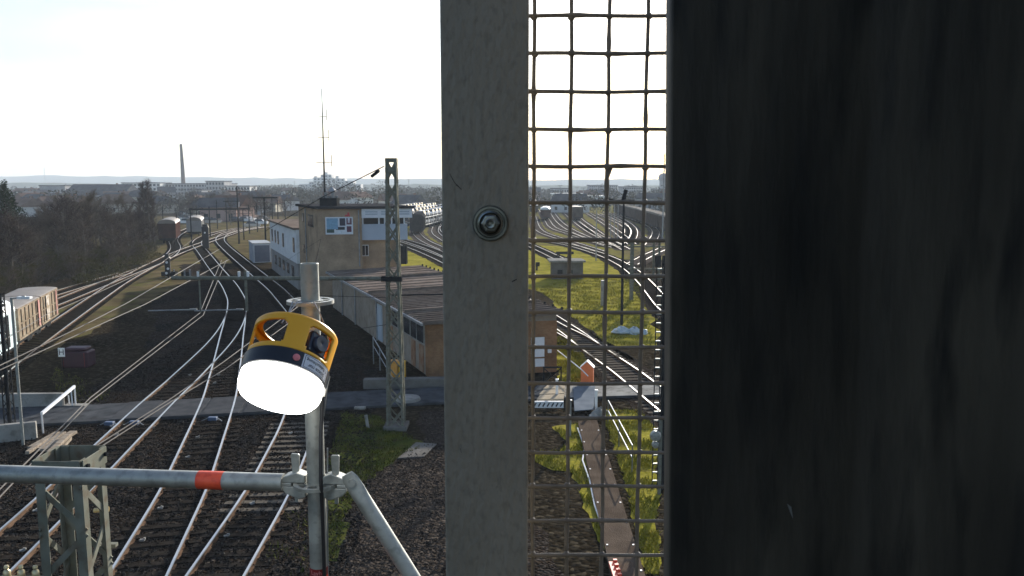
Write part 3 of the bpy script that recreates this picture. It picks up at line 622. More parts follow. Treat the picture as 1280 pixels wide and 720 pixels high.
q2_ = G(87, 508); b = MB(); b.tube([q2_, P(85.5, 494, q2_.y)], .03, 8); b.build('stay', M['white_paint'], hr, world=True)
b = MB(); b.box((c.x, c.y, .14), (1.0, .4, .06)); b.build('foot_plate', M['concrete'], hr, world=True)
# timber pile: every plank on its own
for i, (x0, y0, x1, y1, z, w_) in enumerate([(38, 560, 72, 541, .1, .24), (46, 562, 80, 541, .12, .2), (54, 563, 92, 540, .16, .3), (62, 566, 86, 543, .3, .22), (72, 566, 88, 548, .12, .12), (34, 566, 60, 548, .2, .16)]):
    a, c = G(x0, y0, z), G(x1, y1, z); b = MB(); b.bar(a, c, w_, .12)
    o = b.build('timber_plank', M['timber'], bevel=.01); tag(o, 'weathered plank lying in the timber pile behind the near lattice mast', 'plank', 'planks in the timber pile')
# blue point-lock boxes by the crossing
for x, y, l in ((168, 531, 'small blue box at the crossing edge, left of the lamp'), (266, 526, 'small blue box at the crossing edge just beside the lamp'), (137, 532, 'small blue box at the crossing edge, leftmost one')):
    p = G(x, y); t = thing('point_box', l, 'track box', p, 0, 'blue boxes at the crossing edge')
    b = MB(); b.box((0, 0, .1), (.38, .22, .16)); b.build('body', mat('blue_box', (.05, .085, .15), (.07, .11, .19), 4, .6), t, bevel=.02)
    b = MB(); b.bar((-.22, 0, .12), (-.45, -.12, .02), .03, .03); b.bar((.22, 0, .12), (.45, -.12, .02), .03, .03); b.build('bracket', M['grey_steel'], t)
# small pale markers between rails
for i, (x, y) in enumerate([(140, 534), (191, 536), (247, 548), (234, 573), (200, 637), (178, 677), (315, 631), (283, 672), (336, 600), (363, 543), (44, 640), (28, 690), (237, 470), (273, 470), (268, 480), (145, 545)]):
    p = G(x, y); b = MB(); b.box((p.x, p.y, .05), (.14, .1, .05), random.uniform(0, 1)); b.box((p.x + .05, p.y + .03, .085), (.05, .08, .05), random.uniform(0, 2))
    tag(b.build('sleeper_clip', M['concrete']), 'small pale clip lying between the rails', 'clip', 'pale clips between the rails')
# yellow bins, stair rail by the low building
for x, y, w_, h_, m, l in ((502, 471, .42, .95, M['yellow_bin'], 'bright yellow narrow bin against the low building wall'), (493.5, 471, .55, 1.0, mat('orange_bin', (.62, .27, .04), (.68, .32, .06), 4, .5), 'dull orange bin partly behind the lattice mast')):
    p = G(x, y + 4); t = thing('waste_bin', l, 'bin', p)
    b = MB(); b.box((0, 0, h_ / 2), (w_, .45, h_)); b.build('body', m, t, bevel=.03)
    b = MB(); b.box((0, 0, h_ + .04), (w_ + .04, .5, .07)); b.build('lid', m, t, bevel=.02)
sr = thing('stair_railing', 'grey steel stair railing beside the low building door', 'railing', G(480, 470))
p0, p1 = G(467, 455), G(484, 472)
b = MB(); b.tube([p0 + Vector((0, 0, 1.6)), p1 + Vector((0, 0, .95))], .03, 6); b.tube([p0 + Vector((0, 0, 1.1)), p1 + Vector((0, 0, .5))], .025, 6); b.build('rail', M['grey_steel'], sr, world=True)
for t_ in (0, .5, 1):
    q = p0.lerp(p1, t_); b = MB(); b.tube([q, q + Vector((0, 0, 1.6 - .65 * t_))], .03, 6); b.build('post', M['grey_steel'], sr, world=True)
p = G(460, 535); b = MB(); b.tube([p, p + Vector((-.1, .1, .55))], .07, 8); tag(b.build('marker_post', M['concrete']), 'short leaning pale post in the moss by the path', 'post')
b = MB(); q = G(450, 514); b.box((q.x, q.y, .16), (.5, .2, .1)); tag(b.build('kerb_stone', M['concrete']), 'small pale kerb stone at the near path edge', 'stone')
p = G(506, 512); b = MB(); b.lathe([(.02, .2), (.55, .14), (.6, .06), (.6, .0)], 20, Matrix.Translation((p.x, p.y + 1.2, .13))); tag(b.build('manhole_lid', M['concrete'], smooth=True), 'round pale manhole cover on the path behind the mast', 'manhole')
b = MB(); pts = gp([(497, 574), (520, 554), (546, 556), (530, 572)]); b.prism(pts, 0, .05); tag(b.build('concrete_slab', M['concrete_dark'], bevel=.01), 'flat broken concrete slab in the brown gravel', 'slab')
# dark purple covered heap and H board
p = G(99, 458); t = thing('covered_crate', 'dark purple covered box in the shade beside the H board', 'crate', p)
b = MB(); b.prism([(-.75, -.5), (.75, -.5), (.75, .5), (-.75, .5)], 0, .95); b.prism([(-.62, -.4), (.62, -.4), (.62, .4), (-.62, .4)], .952, 1.15); b.build('cover', M['purple'], t, bevel=.12)
b = MB(); b.tube([(-.6, -.52, .1), (-.6, -.52, .9)], .02, 6); b.tube([(.6, -.52, .1), (.6, -.52, .9)], .02, 6); b.build('strap', M['dark_red'], t)
p = G(79, 462); t = thing('halt_board', 'small white board with a black letter H on a thin post', 'sign', p)
b = MB(); b.tube([(0, 0, 0), (0, 0, 1.2)], .03, 6); b.build('post', M['dark_steel'], t)
b = MB(); b.box((0, -.05, 1.0), (.36, .03, .5)); bd = b.build('board', M['white_paint'], t)
text_mesh('H', .46, 'letter', M['ink'], bd, Matrix.Translation((0, -.068, 1.0)) @ Matrix.Rotation(R(90), 4, 'X'), .003)

# ---------------------------------------------------------------- masts, wires
def lattice(name, label, base, h, w0, w1, m, leg=.09, panels=9, rz=0, group=None, base_block=None, cat='lattice mast', cross=True, d0=None):
    t = thing(name, label, cat, base, rz, group); d0 = d0 or w0; dd = d0 / w0
    def cor(k, z): wz = (w0 + (w1 - w0) * z / h) / 2; return Vector(((-1, 1, 1, -1)[k] * wz, (-1, -1, 1, 1)[k] * wz * dd, z))
    for k in range(4):
        sx, sy = (-1, 1, 1, -1)[k], (-1, -1, 1, 1)[k]
        b = MB(); a, c = cor(k, 0), cor(k, h); th = leg * .14
        b.bar(a + Vector((-sx * leg / 2, 0, 0)), c + Vector((-sx * leg / 2, 0, 0)), leg if abs(a.x - c.x) < 9 else leg, th)
        b.v = []; b.f = []; b.m = []
        for (u0, u1, v0, v1) in ((0, leg, 0, th), (0, th, th, leg)):
            vs = [(p.x - sx * uu, p.y - sy * vv, p.z) for p in (a, c) for uu, vv in ((u0, v0), (u1, v0), (u1, v1), (u0, v1))]
            b.add(vs, [(0, 1, 2, 3), (4, 5, 6, 7), (0, 1, 5, 4), (1, 2, 6, 5), (2, 3, 7, 6), (3, 0, 4, 7)])
        b.build('leg', m, t)
    b = MB()
    for i in range(panels):
        z0, z1 = h * i / panels, h * (i + 1) / panels - .02
        for k in range(4):
            k2 = (k + 1) % 4; off = Vector(((0, -1), (1, 0), (0, 1), (-1, 0))[k] + (0,)) * -.012
            b.bar(cor(k, z0) + off, cor(k2, z1) + off, leg * .12, leg * .6)
            if cross: b.bar(cor(k2, z0) + off * 2.2, cor(k, z1) + off * 2.2, leg * .12, leg * .6)
    b.build('bracing', m, t)
    b = MB()
    for z in (h - .02, h - .42):
        for k in range(4): b.bar(cor(k, z), cor((k + 1) % 4, z), leg * .2, leg * 1.6)
    b.build('collar', m, t)
    if base_block: b = MB(); b.box((0, 0, base_block[2] / 2 - .01), base_block); b.build('footing', M['concrete_dark'], t, bevel=.03)
    return t
mb_ = G(495.5, 535)
mt = lattice('lattice_mast', 'tall olive lattice mast standing before the low building', (mb_.x, mb_.y, .0), 11.35, .74, .44, M['mast'], .10, 13, base_block=(1.0, 1.0, .2))
BY = mb_.y; BZ = 6.45
bp = thing('catenary_beam', 'long olive horizontal beam reaching left from the lattice mast', 'catenary beam', (mb_.x, BY, BZ))
xl = P(216, 349, BY).x
b = MB(); b.tube([(mb_.x + .35, BY - .1, BZ), (xl, BY - .1, BZ + .03)], .085, 10); b.build('beam', M['mast'], bp, world=True)
b = MB(); b.box((mb_.x - .05, BY - .2, BZ), (.85, .28, .2)); b.build('clamp', M['dark_steel'], bp, world=True)
for x, y1 in ((308, 388), (250, 390)):
    X = P(x, 348, BY).x; b = MB(); b.tube([(X, BY - .1, BZ + .35), (X, BY - .1, P(x, y1, BY).z)], .06 if x > 300 else .035, 8); dr = b.build('dropper_tube', M['mast'], bp, world=True)
    b = MB(); b.tube([(X - 2.2, BY - .1, P(x, 388, BY).z), (X - .2, BY - .1, P(x, 388, BY).z + .05)], .025, 6); b.box((X - .3, BY - .1, P(x, 388, BY).z + .06), (.3, .06, .06)); b.build('registration_arm', M['grey_steel'], dr, world=True)
for x in (249, 300, 311):
    X = P(x, 345, BY).x; b = MB(); b.tube([(X, BY - .1, BZ + .05), (X, BY - .1, BZ + .3)], .06, 8); b.build('insulator', M['white_paint'], bp, world=True)
def wire(label, pts, r=.012, group=None, m='wire', name='overhead_wire', sag=0):
    b = MB(); P_ = []
    for a, c in zip(pts[:-1], pts[1:]):
        for k in range(8): q = Vector(a).lerp(Vector(c), k / 8); q.z -= sag * 4 * (k / 8) * (1 - k / 8); P_.append(q)
    P_.append(Vector(pts[-1])); b.tube(P_, r, 5); return tag(b.build(name, M[m], smooth=True), label, 'wire', group)
zc = P(252, 392, BY).z
def GW(x, y, z): return G(x, y, z)
wire('overhead wire from the beam down left across the crossing, upper one of the pair', [GW(-60, 672, zc), GW(113, 497, zc), GW(250, 391, zc), GW(277, 325, zc + .3)], .014)
wire('overhead wire from the beam down left across the crossing, lower one of the pair', [GW(-60, 684, zc), GW(113, 502, zc), GW(254, 394, zc), GW(283, 325, zc)], .014)
wire('overhead wire passing behind the lamp, upper one of its pair', [GW(60, 622, 5), GW(119, 558, 5), GW(214, 498, 5), GW(280, 452, 5), GW(366, 388, 5), GW(386, 373, 5)], .014)
wire('overhead wire passing behind the lamp, lower one of its pair', [GW(60, 632, 5), GW(119, 563, 5), GW(214, 502, 5), GW(282, 461, 5), GW(372, 396, 5), GW(386, 386, 5)], .014)
wire('bright overhead wire over the dark verge, upper one', [GW(-30, 471, 5.3), GW(100, 409, 5.3), GW(160, 378, 5.3), GW(275, 311, 5.3)], .018)
wire('bright overhead wire over the dark verge, lower one', [GW(-30, 476, 5.1), GW(100, 417, 5.1), GW(182, 380, 5.1), GW(287, 324, 5.1)], .018)
wire('overhead wire slanting over the rusty wagons', [P(-20, 440, 34), P(60, 392, 45), P(122, 366, 55), P(200, 330, 78), P(240, 300, 110)], .018)
b1 = P(480, 208, BY)
wire('dark stay wire from the lattice mast top down past the signal box roof', [b1, P(400, 248, 45), P(333, 288, 62)], .022, m='dark_steel')
p = P(469, 217, 34.5); b = MB(); d = (P(474, 213, 34.2) - P(464, 221, 34.9)).normalized()
b.tube([p - d * .35, p + d * .35], .07, 8); tag(b.build('insulator', M['dark_steel']), 'dark insulator on the stay wire by the mast top', 'insulator')
wire('thin wire sloping up to the scaffold pole top', [P(346, 333, 70), P(401, 299, 40), P(394, 331, 12)], .006, m='dark_steel')
wire('thin wire running level from the mast to the steel post', [P(490, 369, BY), P(600, 367, BY + 2)], .03, m='dark_steel')
wire('thin wire across the roof line between tower and mast', [P(345, 368, 40), P(485, 372, BY + .5)], .012, m='dark_steel')
wire('tensioned wire with an insulator before the low building wall', [P(400, 420, 60), P(455, 443 - 33, 45), P(488, 405, BY)], .014, m='dark_steel')
p = G(12, 560); pole = lattice('lattice_mast', 'dark slim lattice mast at the left picture edge', (P(15, 560, 32).x, 32, 0), P(12, 369, 32).z, .32, .26, M['dark_steel'], .06, 14, cross=False)
lp = G(29, 557); t = thing('lamp_post', 'pale slim lamp post at the left edge with short lamp arm', 'lamp post', lp)
hz_ = P(17, 372, lp.y).z
b = MB(); b.tube([(0, 0, 0), (0, 0, hz_)], .055, 8); b.build('post', M['galv'], t)
b = MB(); b.tube([(0, 0, hz_ - .05), (.55, 0, hz_ + .05)], .03, 6); b.build('arm', M['galv'], t); b = MB(); b.box((.52, 0, hz_), (.5, .2, .09)); b.build('lamp_head', M['white_paint'], t)
# near lattice mast, lower left
Y0 = 6.4; x0, x1 = P(47, 640, Y0).x, P(105, 640, Y0).x; cx = (x0 + x1) / 2; wd = x1 - x0; top = P(75, 576, Y0).z
nm = thing('lattice_mast', 'weathered grey-green lattice mast head in front of the near tracks', 'lattice mast', (cx, Y0 + wd / 2, 0))
w2 = wd / 2; LG = .078
def nc(k, z): f = 1 + (top - z) * .012; return Vector(((-1, 1, 1, -1)[k] * w2 * f, (-1, -1, 1, 1)[k] * w2 * f, z))
for k in range(4):
    sx, sy = (-1, 1, 1, -1)[k], (-1, -1, 1, 1)[k]; b = MB(); a, c = nc(k, 0), nc(k, top)
    for (u0, u1, v0, v1) in ((0, LG, 0, .009), (0, .009, .009, LG)):
        vs = [(q.x - sx * uu, q.y - sy * vv, q.z) for q in (a, c) for uu, vv in ((u0, v0), (u1, v0), (u1, v1), (u0, v1))]
        b.add(vs, [(0, 1, 2, 3), (4, 5, 6, 7), (0, 1, 5, 4), (1, 2, 6, 5), (2, 3, 7, 6), (3, 0, 4, 7)])
    b.build('leg', M['mast'], nm)
    k2 = (k + 1) % 4; off = Vector(((0, 1), (-1, 0), (0, -1), (1, 0))[k] + (0,)) * .016
    b = MB(); b.bar(nc(k, top - .075) - off * .9, nc(k2, top - .075) - off * .9, .012, .15); hb = b.build('head_plate', M['mast'], nm, bevel=.004)
    b = MB()
    for s_ in (.12, .88):
        q = nc(k, top - .06).lerp(nc(k2, top - .06), s_) - off * 1.5; o_ = -off.normalized()
        b.tube([q, q + o_ * .022], .019, 6)
    b.build('bolt', M['dark_steel'], hb)
    z = top - .22; i = 0
    while z > .5:
        za, zb = z, z - .4; s1, s2 = (k, k2) if i % 2 == 0 else (k2, k)
        b = MB(); b.bar(nc(s1, za) + off, nc(s2, zb) + off, .012, .05); b.build('brace', M['mast'], nm); z -= .42; i += 1
        if i > 6: break
br = P(131, 637, 6.9); b = MB(); b.tube([P(118, 638, 6.9), br], .022, 8); b.tube([br, br + Vector((.03, 0, 0))], .03, 8); b.build('brass_pin', mat('brass', (.55, .42, .22), (.62, .5, .28), 10, .4, .8), nm, world=True)
b = MB(); b.bar(P(118, 681, 6.9), P(146, 681, 6.9), .05, .03); b.build('step_bracket', M['mast'], nm, world=True)
tb_ = thing('terminal_bar', 'steel bar with three brass tipped terminals at bottom left', 'terminal bar', P(25, 725, 6.0))
b = MB(); b.bar(P(-30, 726, 6.0), P(52, 726, 6.0), .08, .05); b.build('bar', M['mast'], tb_, world=True)
for x in (9, 27, 45):
    q = P(x, 722, 6.0); b = MB(); b.lathe([(.001, .105), (.016, .1), (.02, .085), (.012, .07), (.026, .055), (.028, .03), (.03, 0)], 12, Matrix.Translation(q)); b.build('terminal', mat('brass_terminal', (.5, .42, .25), (.6, .5, .3), 10, .35, .7), tb_, smooth=True, world=True)

# distant poles and signals on the left
def pole(label, x, yb, yt, r=.09, arms=(), m='dark_steel', name='catenary_pole', group=None, cat='pole'):
    p = G(x, yb); h = P(x, yt, p.y).z; t = thing(name, label, cat, p, 0, group)
    b = MB(); b.tube([(0, 0, 0), (0, 0, h)], [r * 1.2, r * .8], 8); b.build('post', M[m], t)
    for (dz, l0, l1, rr) in arms:
        b = MB(); b.tube([(l0, 0, h - dz), (l1, 0, h - dz)], rr, 6)
        b.tube([(l1 * .9, 0, h - dz), (0, 0, h - dz + (.9 if dz > .5 else .05))], rr * .6, 6); b.build('arm', M[m], t)
    return t
pole('dark catenary pole with broad T crossbar left of the white building', 333, 322, 247, .12, [(.0, -1.6, 1.9, .12), (1.5, -.6, .7, .06)])
pole('tall thin catenary pole among the left tracks before the pink house', 299, 305, 233, .13, [(.9, -1.5, 2, .06), (2.6, -2.5, .4, .06)])
pole('catenary pole carrying the left end of the distant portal', 240, 308, 262, .11, [(.6, -1.2, 2.6, .05)])
pole('slim pole in the middle of the distant portal', 263, 296, 258, .12, [])
pole('slim pole at the right end of the distant portal', 312, 292, 256, .12, [(1.2, -3, .3, .05)])
pole('slim pole right of the thicket by the brown wagon', 205, 296, 258, .1, [])
pole('slim pole in front of the allotment hedge', 348, 284, 250, .14, [(1, -2, 2, .06)])
for i, (x, yb, yt) in enumerate(((222, 300, 266), (247, 292, 256), (284, 290, 252), (322, 290, 254), (341, 282, 246), (357, 281, 250), (272, 286, 250), (305, 300, 262))): pole('thin dark catenary pole among the far left tracks', x, yb, yt, .1, [(.8, -1.6 if i % 2 else -.2, 1.6 if i % 3 else .2, .05)], group='thin far catenary poles')
pa, pb2 = P(236, 262, 150), P(312, 261, 150); b = MB(); b.bar(pa, pb2, .25, .3); tag(b.build('portal_beam', M['dark_steel']), 'thin dark portal beam spanning the distant left tracks', 'portal beam')
def signal(label, x, yb, yt, wpx, lights=(), head=.55):
    p = G(x, yb); h = P(x, yt, p.y).z; w_ = wpx * p.y / 1000; t = thing('railway_signal', label, 'signal', p)
    b = MB(); b.tube([(0, 0, 0), (0, 0, h * .95)], .09, 8); b.build('post', M['dark_steel'], t)
    hh = h * head; b = MB(); b.box((0, -.15, h - hh / 2), (w_, .25, hh)); hd = b.build('head', M['black_plastic'], t, bevel=.08)
    b = MB(); b.prism([(-w_ * .35, -.28), (w_ * .35, -.28), (w_ * .35, -.02), (-w_ * .35, -.02)], h, h + .35); b.build('hood', M['black_plastic'], hd)
    for (dx, dz) in lights: b = MB(); b.lathe([(.001, 0), (.14, 0), (.14, .04)], 12, Matrix.Translation((dx, -.29, h - dz)) @ Matrix.Rotation(R(90), 4, 'X')); b.build('lamp', M['white_paint'], hd)
    return t
signal('tall black signal with hooded head between the left tracks', 258, 312, 283, 8.5, [(0, 1.0)], .95)
signal('low black signal cluster with pale lamps on the grassy verge', 211, 348, 321, 7, [(0, .6), (.1, 1.3), (-.1, 1.8)], .75)
p = G(222, 346); t = thing('switch_machine', 'dark jumble of point machines beside the low signal', 'point machine', p)
b = MB(); b.box((-.9, 0, .35), (1.6, .8, .5)); b.box((.9, .3, .3), (1.0, .6, .5)); b.build('housing', M['dark_steel'], t, bevel=.05)
for dx in (-1.2, -.3, .9, 1.5): b = MB(); b.tube([(dx, -.2, .0), (dx, -.2, .85)], .1, 8); b.build('rod', M['grey_steel'], t)

# right hand side: lamp mast, poles, gantry, hut, buffer stop, walkway
p = G(777, 406); h = P(774, 250, p.y).z; t = thing('lamp_mast', 'tall dark lamp mast with T arms, standing in the grass field', 'lamp mast', p)
b = MB(); b.tube([(0, 0, 0), (0, 0, h)], [.11, .07], 8); b.build('post', M['dark_steel'], t)
b = MB(); b.tube([(-1.0, 0, h - .05), (.75, 0, h - .02)], .04, 6); b.build('arm', M['dark_steel'], t)
for a_, c_ in (((-1.3, 0, h + .1), (-.7, 0, h - .1)), ((-.05, 0, h - .1), (.15, 0, h + .75))): b = MB(); b.bar(a_, c_, .25, .2); b.build('lamp_head', M['dark_steel'], t)
pole('thin grey pole standing behind the meadow hut', 745, 326, 262, .07, [], 'grey_steel')
pole('pale tall pole against the sphere tower at right', 828, 300, 192, .13, [], 'grey_steel', 'flood_light_mast')
for i, x in enumerate((763, 767.5, 772)): pole('thin dark pole, one of a close trio left of the hopper train', x, 303 - i, 250 + i * 3, .06, [], 'grey_steel', 'thin_pole', 'close trio of thin poles')
p = G(753, 382); b = MB(); b.tube([(p.x, p.y, 0), (p.x, p.y, 2.2)], .16, 8); tag(b.build('short_post', M['grey_steel']), 'short grey post in the middle of the grass field', 'post')
p = G(671, 338); b = MB(); b.tube([(p.x, p.y, 0), (p.x, p.y, .9)], .12, 8); b.box((p.x + .1, p.y, .75), (.5, .3, .5)); tag(b.build('ground_signal', M['dark_steel']), 'little dark ground signal in the grass left of the hut', 'signal')
hu = thing('meadow_hut', 'low grey concrete hut with overhanging flat roof in the grass field', 'hut', G(709, 349))
b = MB(); b.box((0, 1.2, .95), (3.5, 2.4, 1.9)); b.build('wall', M['concrete_dark'], hu)
b = MB(); b.prism([(-2.0, -.35), (2.0, -.35), (1.75, 2.7), (-2.1, 2.7)], 1.902, 2.1); b.build('roof', M['concrete'], hu)
for dx in (-.8, .3): b = MB(); b.box((dx, -.02, .8), (.55, .06, .5)); b.build('vent', M['dark_steel'], hu)
bs = thing('buffer_stop', 'dark steel buffer stop frame at the end of the siding', 'buffer stop', G(706, 327))
for dx in (-.8, .8): b = MB(); b.bar((dx, 0, 0), (dx, 0, 1.3), .16, .16); b.bar((dx, -.1, 1.1), (dx - .8, 1.2, .1), .12, .12); b.build('upright', M['dark_steel'], bs)
b = MB(); b.box((0, -.05, 1.2), (2.4, .2, .35)); b.build('buffer_beam', M['dark_steel'], bs)
for dx in (-.85, .85): b = MB(); b.tube([(dx, .0, 1.2), (dx, .4, 1.2)], .16, 10); b.build('buffer', M['dark_steel'], bs)
# covered heap
p = G(786, 417); t = thing('covered_heap', 'crumpled pale blue tarpaulin heap at the lamp mast foot', 'tarpaulin', p)
for cx_, sc in ((-.55, .62), (.45, .55), (.95, .4)):
    b = MB(); b.lathe([(.001, .75 * sc), (.45 * sc, .68 * sc), (.8 * sc, .45 * sc), (sc, .12), (sc * 1.05, 0)], 14, Matrix.Translation((cx_, 0, 0)))
    b.v = [(x + random.uniform(-.1, .1), y + random.uniform(-.1, .1), max(0, z + random.uniform(-.08, .1))) for x, y, z in b.v]; b.build('bundle', M['tarp'], t)
# orange cabinet
p = G(734, 481); cbn = thing('trackside_cabinet', 'orange red cabinet with pointed top beside the path', 'cabinet', p, R(-12))
b = MB(); vs = [(-.32, 0), (.32, 0), (.32, .95), (0, 1.25), (-.32, .95)]
b.add([(x, -.2, z) for x, z in vs] + [(x, .2, z) for x, z in vs], [(4, 3, 2, 1, 0), (5, 6, 7, 8, 9)] + [(i, (i + 1) % 5, 5 + (i + 1) % 5, 5 + i) for i in range(5)]); b.build('body', M['orange_paint'], cbn, bevel=.015)
b = MB(); b.bar((-.36, 0, .95), (0, 0, 1.29), .46, .03); b.bar((.36, 0, .95), (0, 0, 1.29), .46, .03); b.build('cap', M['white_paint'], cbn)
# brown walkway with rails
wq = gp([(722, 529), (746, 529), (805, 722), (763, 722)])
wk = [Vector((*q, 0)) for q in wq]; d_ = (wk[2] - wk[1]).normalized(); wk[2] += d_ * 3; wk[3] += (wk[3] - wk[0]).normalized() * 3
b = MB(); b.prism([tuple(q[:2]) for q in wk], .06, .16); structure(b.build('walkway', M['grating']))
b = MB()
for k in range(11):
    t_ = k / 11
    for e0, e3, s_ in ((wk[0], wk[3], 1), (wk[1], wk[2], -1)):
        q = e0.lerp(e3, t_) + Vector((s_ * .07, 0, 0)); b.box((q.x, q.y, .165), (.05, .05, .02))
tag(b.build('walkway_bolts', M['white_paint']), 'pale bolt heads along both edges of the brown walkway', 'bolts', kind='stuff')
rl = thing('walkway_railing', 'thin white pipe railing on the right side of the walkway', 'railing', G(765, 560))
A_, B_ = G(760, 530), G(790, 592); hA, hB = A_ + Vector((0, 0, 1.05)), B_ + Vector((0, 0, 1.05))
for dz in (0, -.45): b = MB(); b.tube([hA + Vector((0, 0, dz)), hB + Vector((0, 0, dz))], .022, 6); b.build('rail', M['white_paint'], rl, world=True)
for t_ in (0, .5, 1): q = A_.lerp(B_, t_); b = MB(); b.tube([q, q + Vector((0, 0, 1.05))], .024, 6); b.build('post', M['mast'], rl, world=True)
wire('pale hose lying along the left edge of the walkway', [G(722, 535, .1), G(731, 560, .1), G(728, 575, .1), G(737, 600, .1), G(743, 630, .1), G(748, 645, .12), G(756, 665, .1), G(762, 700, .1)], .03, m='white_paint', name='hose')
b = MB(); q0, q1 = G(766, 704, .2), G(776, 735, .2); b.bar(q0, q1, .22, .1)
for k in range(5): q = q0.lerp(q1, k / 5); b.box((q.x + .06, q.y, .27), (.1, .08, .08))
tag(b.build('toothed_marker', M['red_tape']), 'red toothed strip at the bottom of the walkway', 'marker')
# blue ramp plate and timber platform by the path
b = MB(); q = gp([(718, 518), (742, 516), (744, 487), (716, 488)]); b.prism(q, .135, [.17, .17, .2, .2]); tag(b.build('ramp_plate', M['blue_grey'], bevel=.01), 'blue grey steel ramp plate between path and walkway', 'ramp plate')
pl = thing('timber_platform', 'sunlit timber deck with white striped front edge beside the ramp plate', 'platform', G(690, 512))
for (x0, y0, x1, y1, x2, y2, x3, y3) in ((671, 507, 704, 506, 705, 500, 675, 501), (674, 500, 705, 499, 706, 494, 680, 494), (679, 493, 706, 493, 706, 488, 686, 487), (684, 486.5, 706, 487, 706, 484, 690, 484)):
    b = MB(); b.prism(gp([(x0, y0), (x1, y1), (x2, y2), (x3, y3)]), .14, .3); b.build('deck_plank', M['deck'], pl, world=True)
b = MB(); q0, q1 = G(666, 513), G(704, 512); b.box(((q0.x + q1.x) / 2, q0.y - .05, .3), (q1.x - q0.x, .12, .3)); eb = b.build('edge_board', M['white_paint'], pl, world=True)
b = MB()
for k in range(7): b.box((q0.x + (q1.x - q0.x) * (k + .5) / 7, q0.y - .115, .3), (.06, .012, .2), mtx=Matrix.Rotation(R(30), 3, 'Y'))
b.build('stripe', M['ink'], eb, world=True)
for x, y, hh, l in ((696, 500, 1.0, 'thin white post beside the timber deck'), (712, 545, 1.5, 'square grey post at the near end of the ramp plate'), (745, 512, .9, 'white post right of the ramp plate')):
    p = G(x, y); b = MB(); b.box((p.x, p.y, hh / 2), (.12, .12, hh)); b.box((p.x, p.y, hh + .02), (.15, .15, .04)); tag(b.build('bollard_post', M['white_paint'] if 'white' in l else M['grey_steel'], bevel=.01), l, 'post')
p = G(690, 478); t = thing('pallet_stand', 'brown braced trestle against the brick end wall', 'trestle', p)
for dx in (-.45, .45): b = MB(); b.bar((dx, -.4, 0), (dx, -.4, .9), .06, .06); b.build('leg', M['dark_steel'], t)
b = MB(); b.bar((-.45, -.4, .1), (.45, -.4, .85), .05, .05); b.bar((.45, -.42, .1), (-.45, -.42, .85), .05, .05); b.bar((-.5, -.4, .9), (.5, -.4, .9), .08, .08); b.build('brace', M['dark_steel'], t)
wire('pale handrail running along the diagonal track to the cabinet', [G(697, 438, 1.0), G(727, 462, 1.0), G(735, 470, .6)], .03, m='white_paint', name='handrail_pipe')
# heaps between the cabinet and the track
for (x, y, s) in ((748, 520, .35), (752, 516, .28), (742, 524, .25)):
    p = G(x, y); b = MB(); b.lathe([(.001, s), (s * .6, s * .8), (s, s * .3), (s * 1.05, 0)], 8, Matrix.Translation(p)); b.v = [(a + random.uniform(-.06, .06), c + random.uniform(-.06, .06), max(0, d + random.uniform(-.05, .05))) for a, c, d in b.v]
    tag(b.build('boulder', M['concrete']), 'pale rough stone beside the ramp plate', 'stone', 'pale stones beside the ramp plate')
# signal gantry with ladder, far right of the mesh
gy = 72.0
ga = thing('signal_gantry', 'grey steel signal gantry crossing the right edge of the mesh', 'signal gantry', (P(790, 345, gy).x, gy, 0))
zt, zb = P(800, 301, gy).z, P(800, 344, gy).z
for x in (790, 817, 824):
    b = MB(); X = P(x, 320, gy).x; b.bar((X, gy, 0 if x < 800 else zb - .5), (X, gy, zt), .32 if x < 800 else .16, .24); b.build('post', M['mast'], ga, world=True)
for z, hh in ((zt, .3), (zt - .5, .12), (zb, .28), (zb + .6, .12)): b = MB(); b.bar((P(785, 320, gy).x, gy - .2, z), (P(900, 320, gy).x, gy - .2, z), .2, hh); b.build('beam', M['mast'], ga, world=True)
for x in (803, 822, 831):
    X = P(x, 310, gy).x; b = MB(); b.box((X, gy - .35, zb + 1.3), (.5, .3, 1.0)); b.build('signal_head', M['dark_steel'], ga, world=True)
# ladder post near the right edge of the mesh
ly = 26.0; lx = P(822, 450, ly).x; lt = P(822, 330, ly).z
ld = thing('signal_post', 'tall steel post with white runged ladder at the right edge of the mesh', 'signal post', (lx, ly, 0))
b = MB(); b.tube([(.28, .3, 0), (.28, .3, lt)], .1, 10); b.build('post', M['dark_steel'], ld)
for dx in (-.09, .09): b = MB(); b.bar((dx, 0, .1), (dx, 0, lt), .03, .03); b.build('ladder_stile', M['dark_steel'], ld)
z = .4
while z < lt: b = MB(); b.bar((-.09, 0, z), (.09, 0, z), .045, .04); b.build('rung', M['galv'], ld); z += .3
for y_, sz in ((545, .32), (556, .2), (640, .26), (652, .2)):
    z = P(816, y_, ly - .4).z; b = MB(); b.lathe([(.001, -.1), (sz * .5, -.1), (sz * .6, 0), (sz * .5, .12), (.001, .14)], 12, Matrix.Translation((-.08, -.35, z)) @ Matrix.Rotation(R(90), 4, 'X')); b.build('lamp_bracket', M['galv'], ld, smooth=True)
b = MB(); b.bar((.12, -.2, P(820, 660, ly).z), (.12, -.2, P(820, 520, ly).z), .1, .1); b.build('conduit', M['mast'], ld)

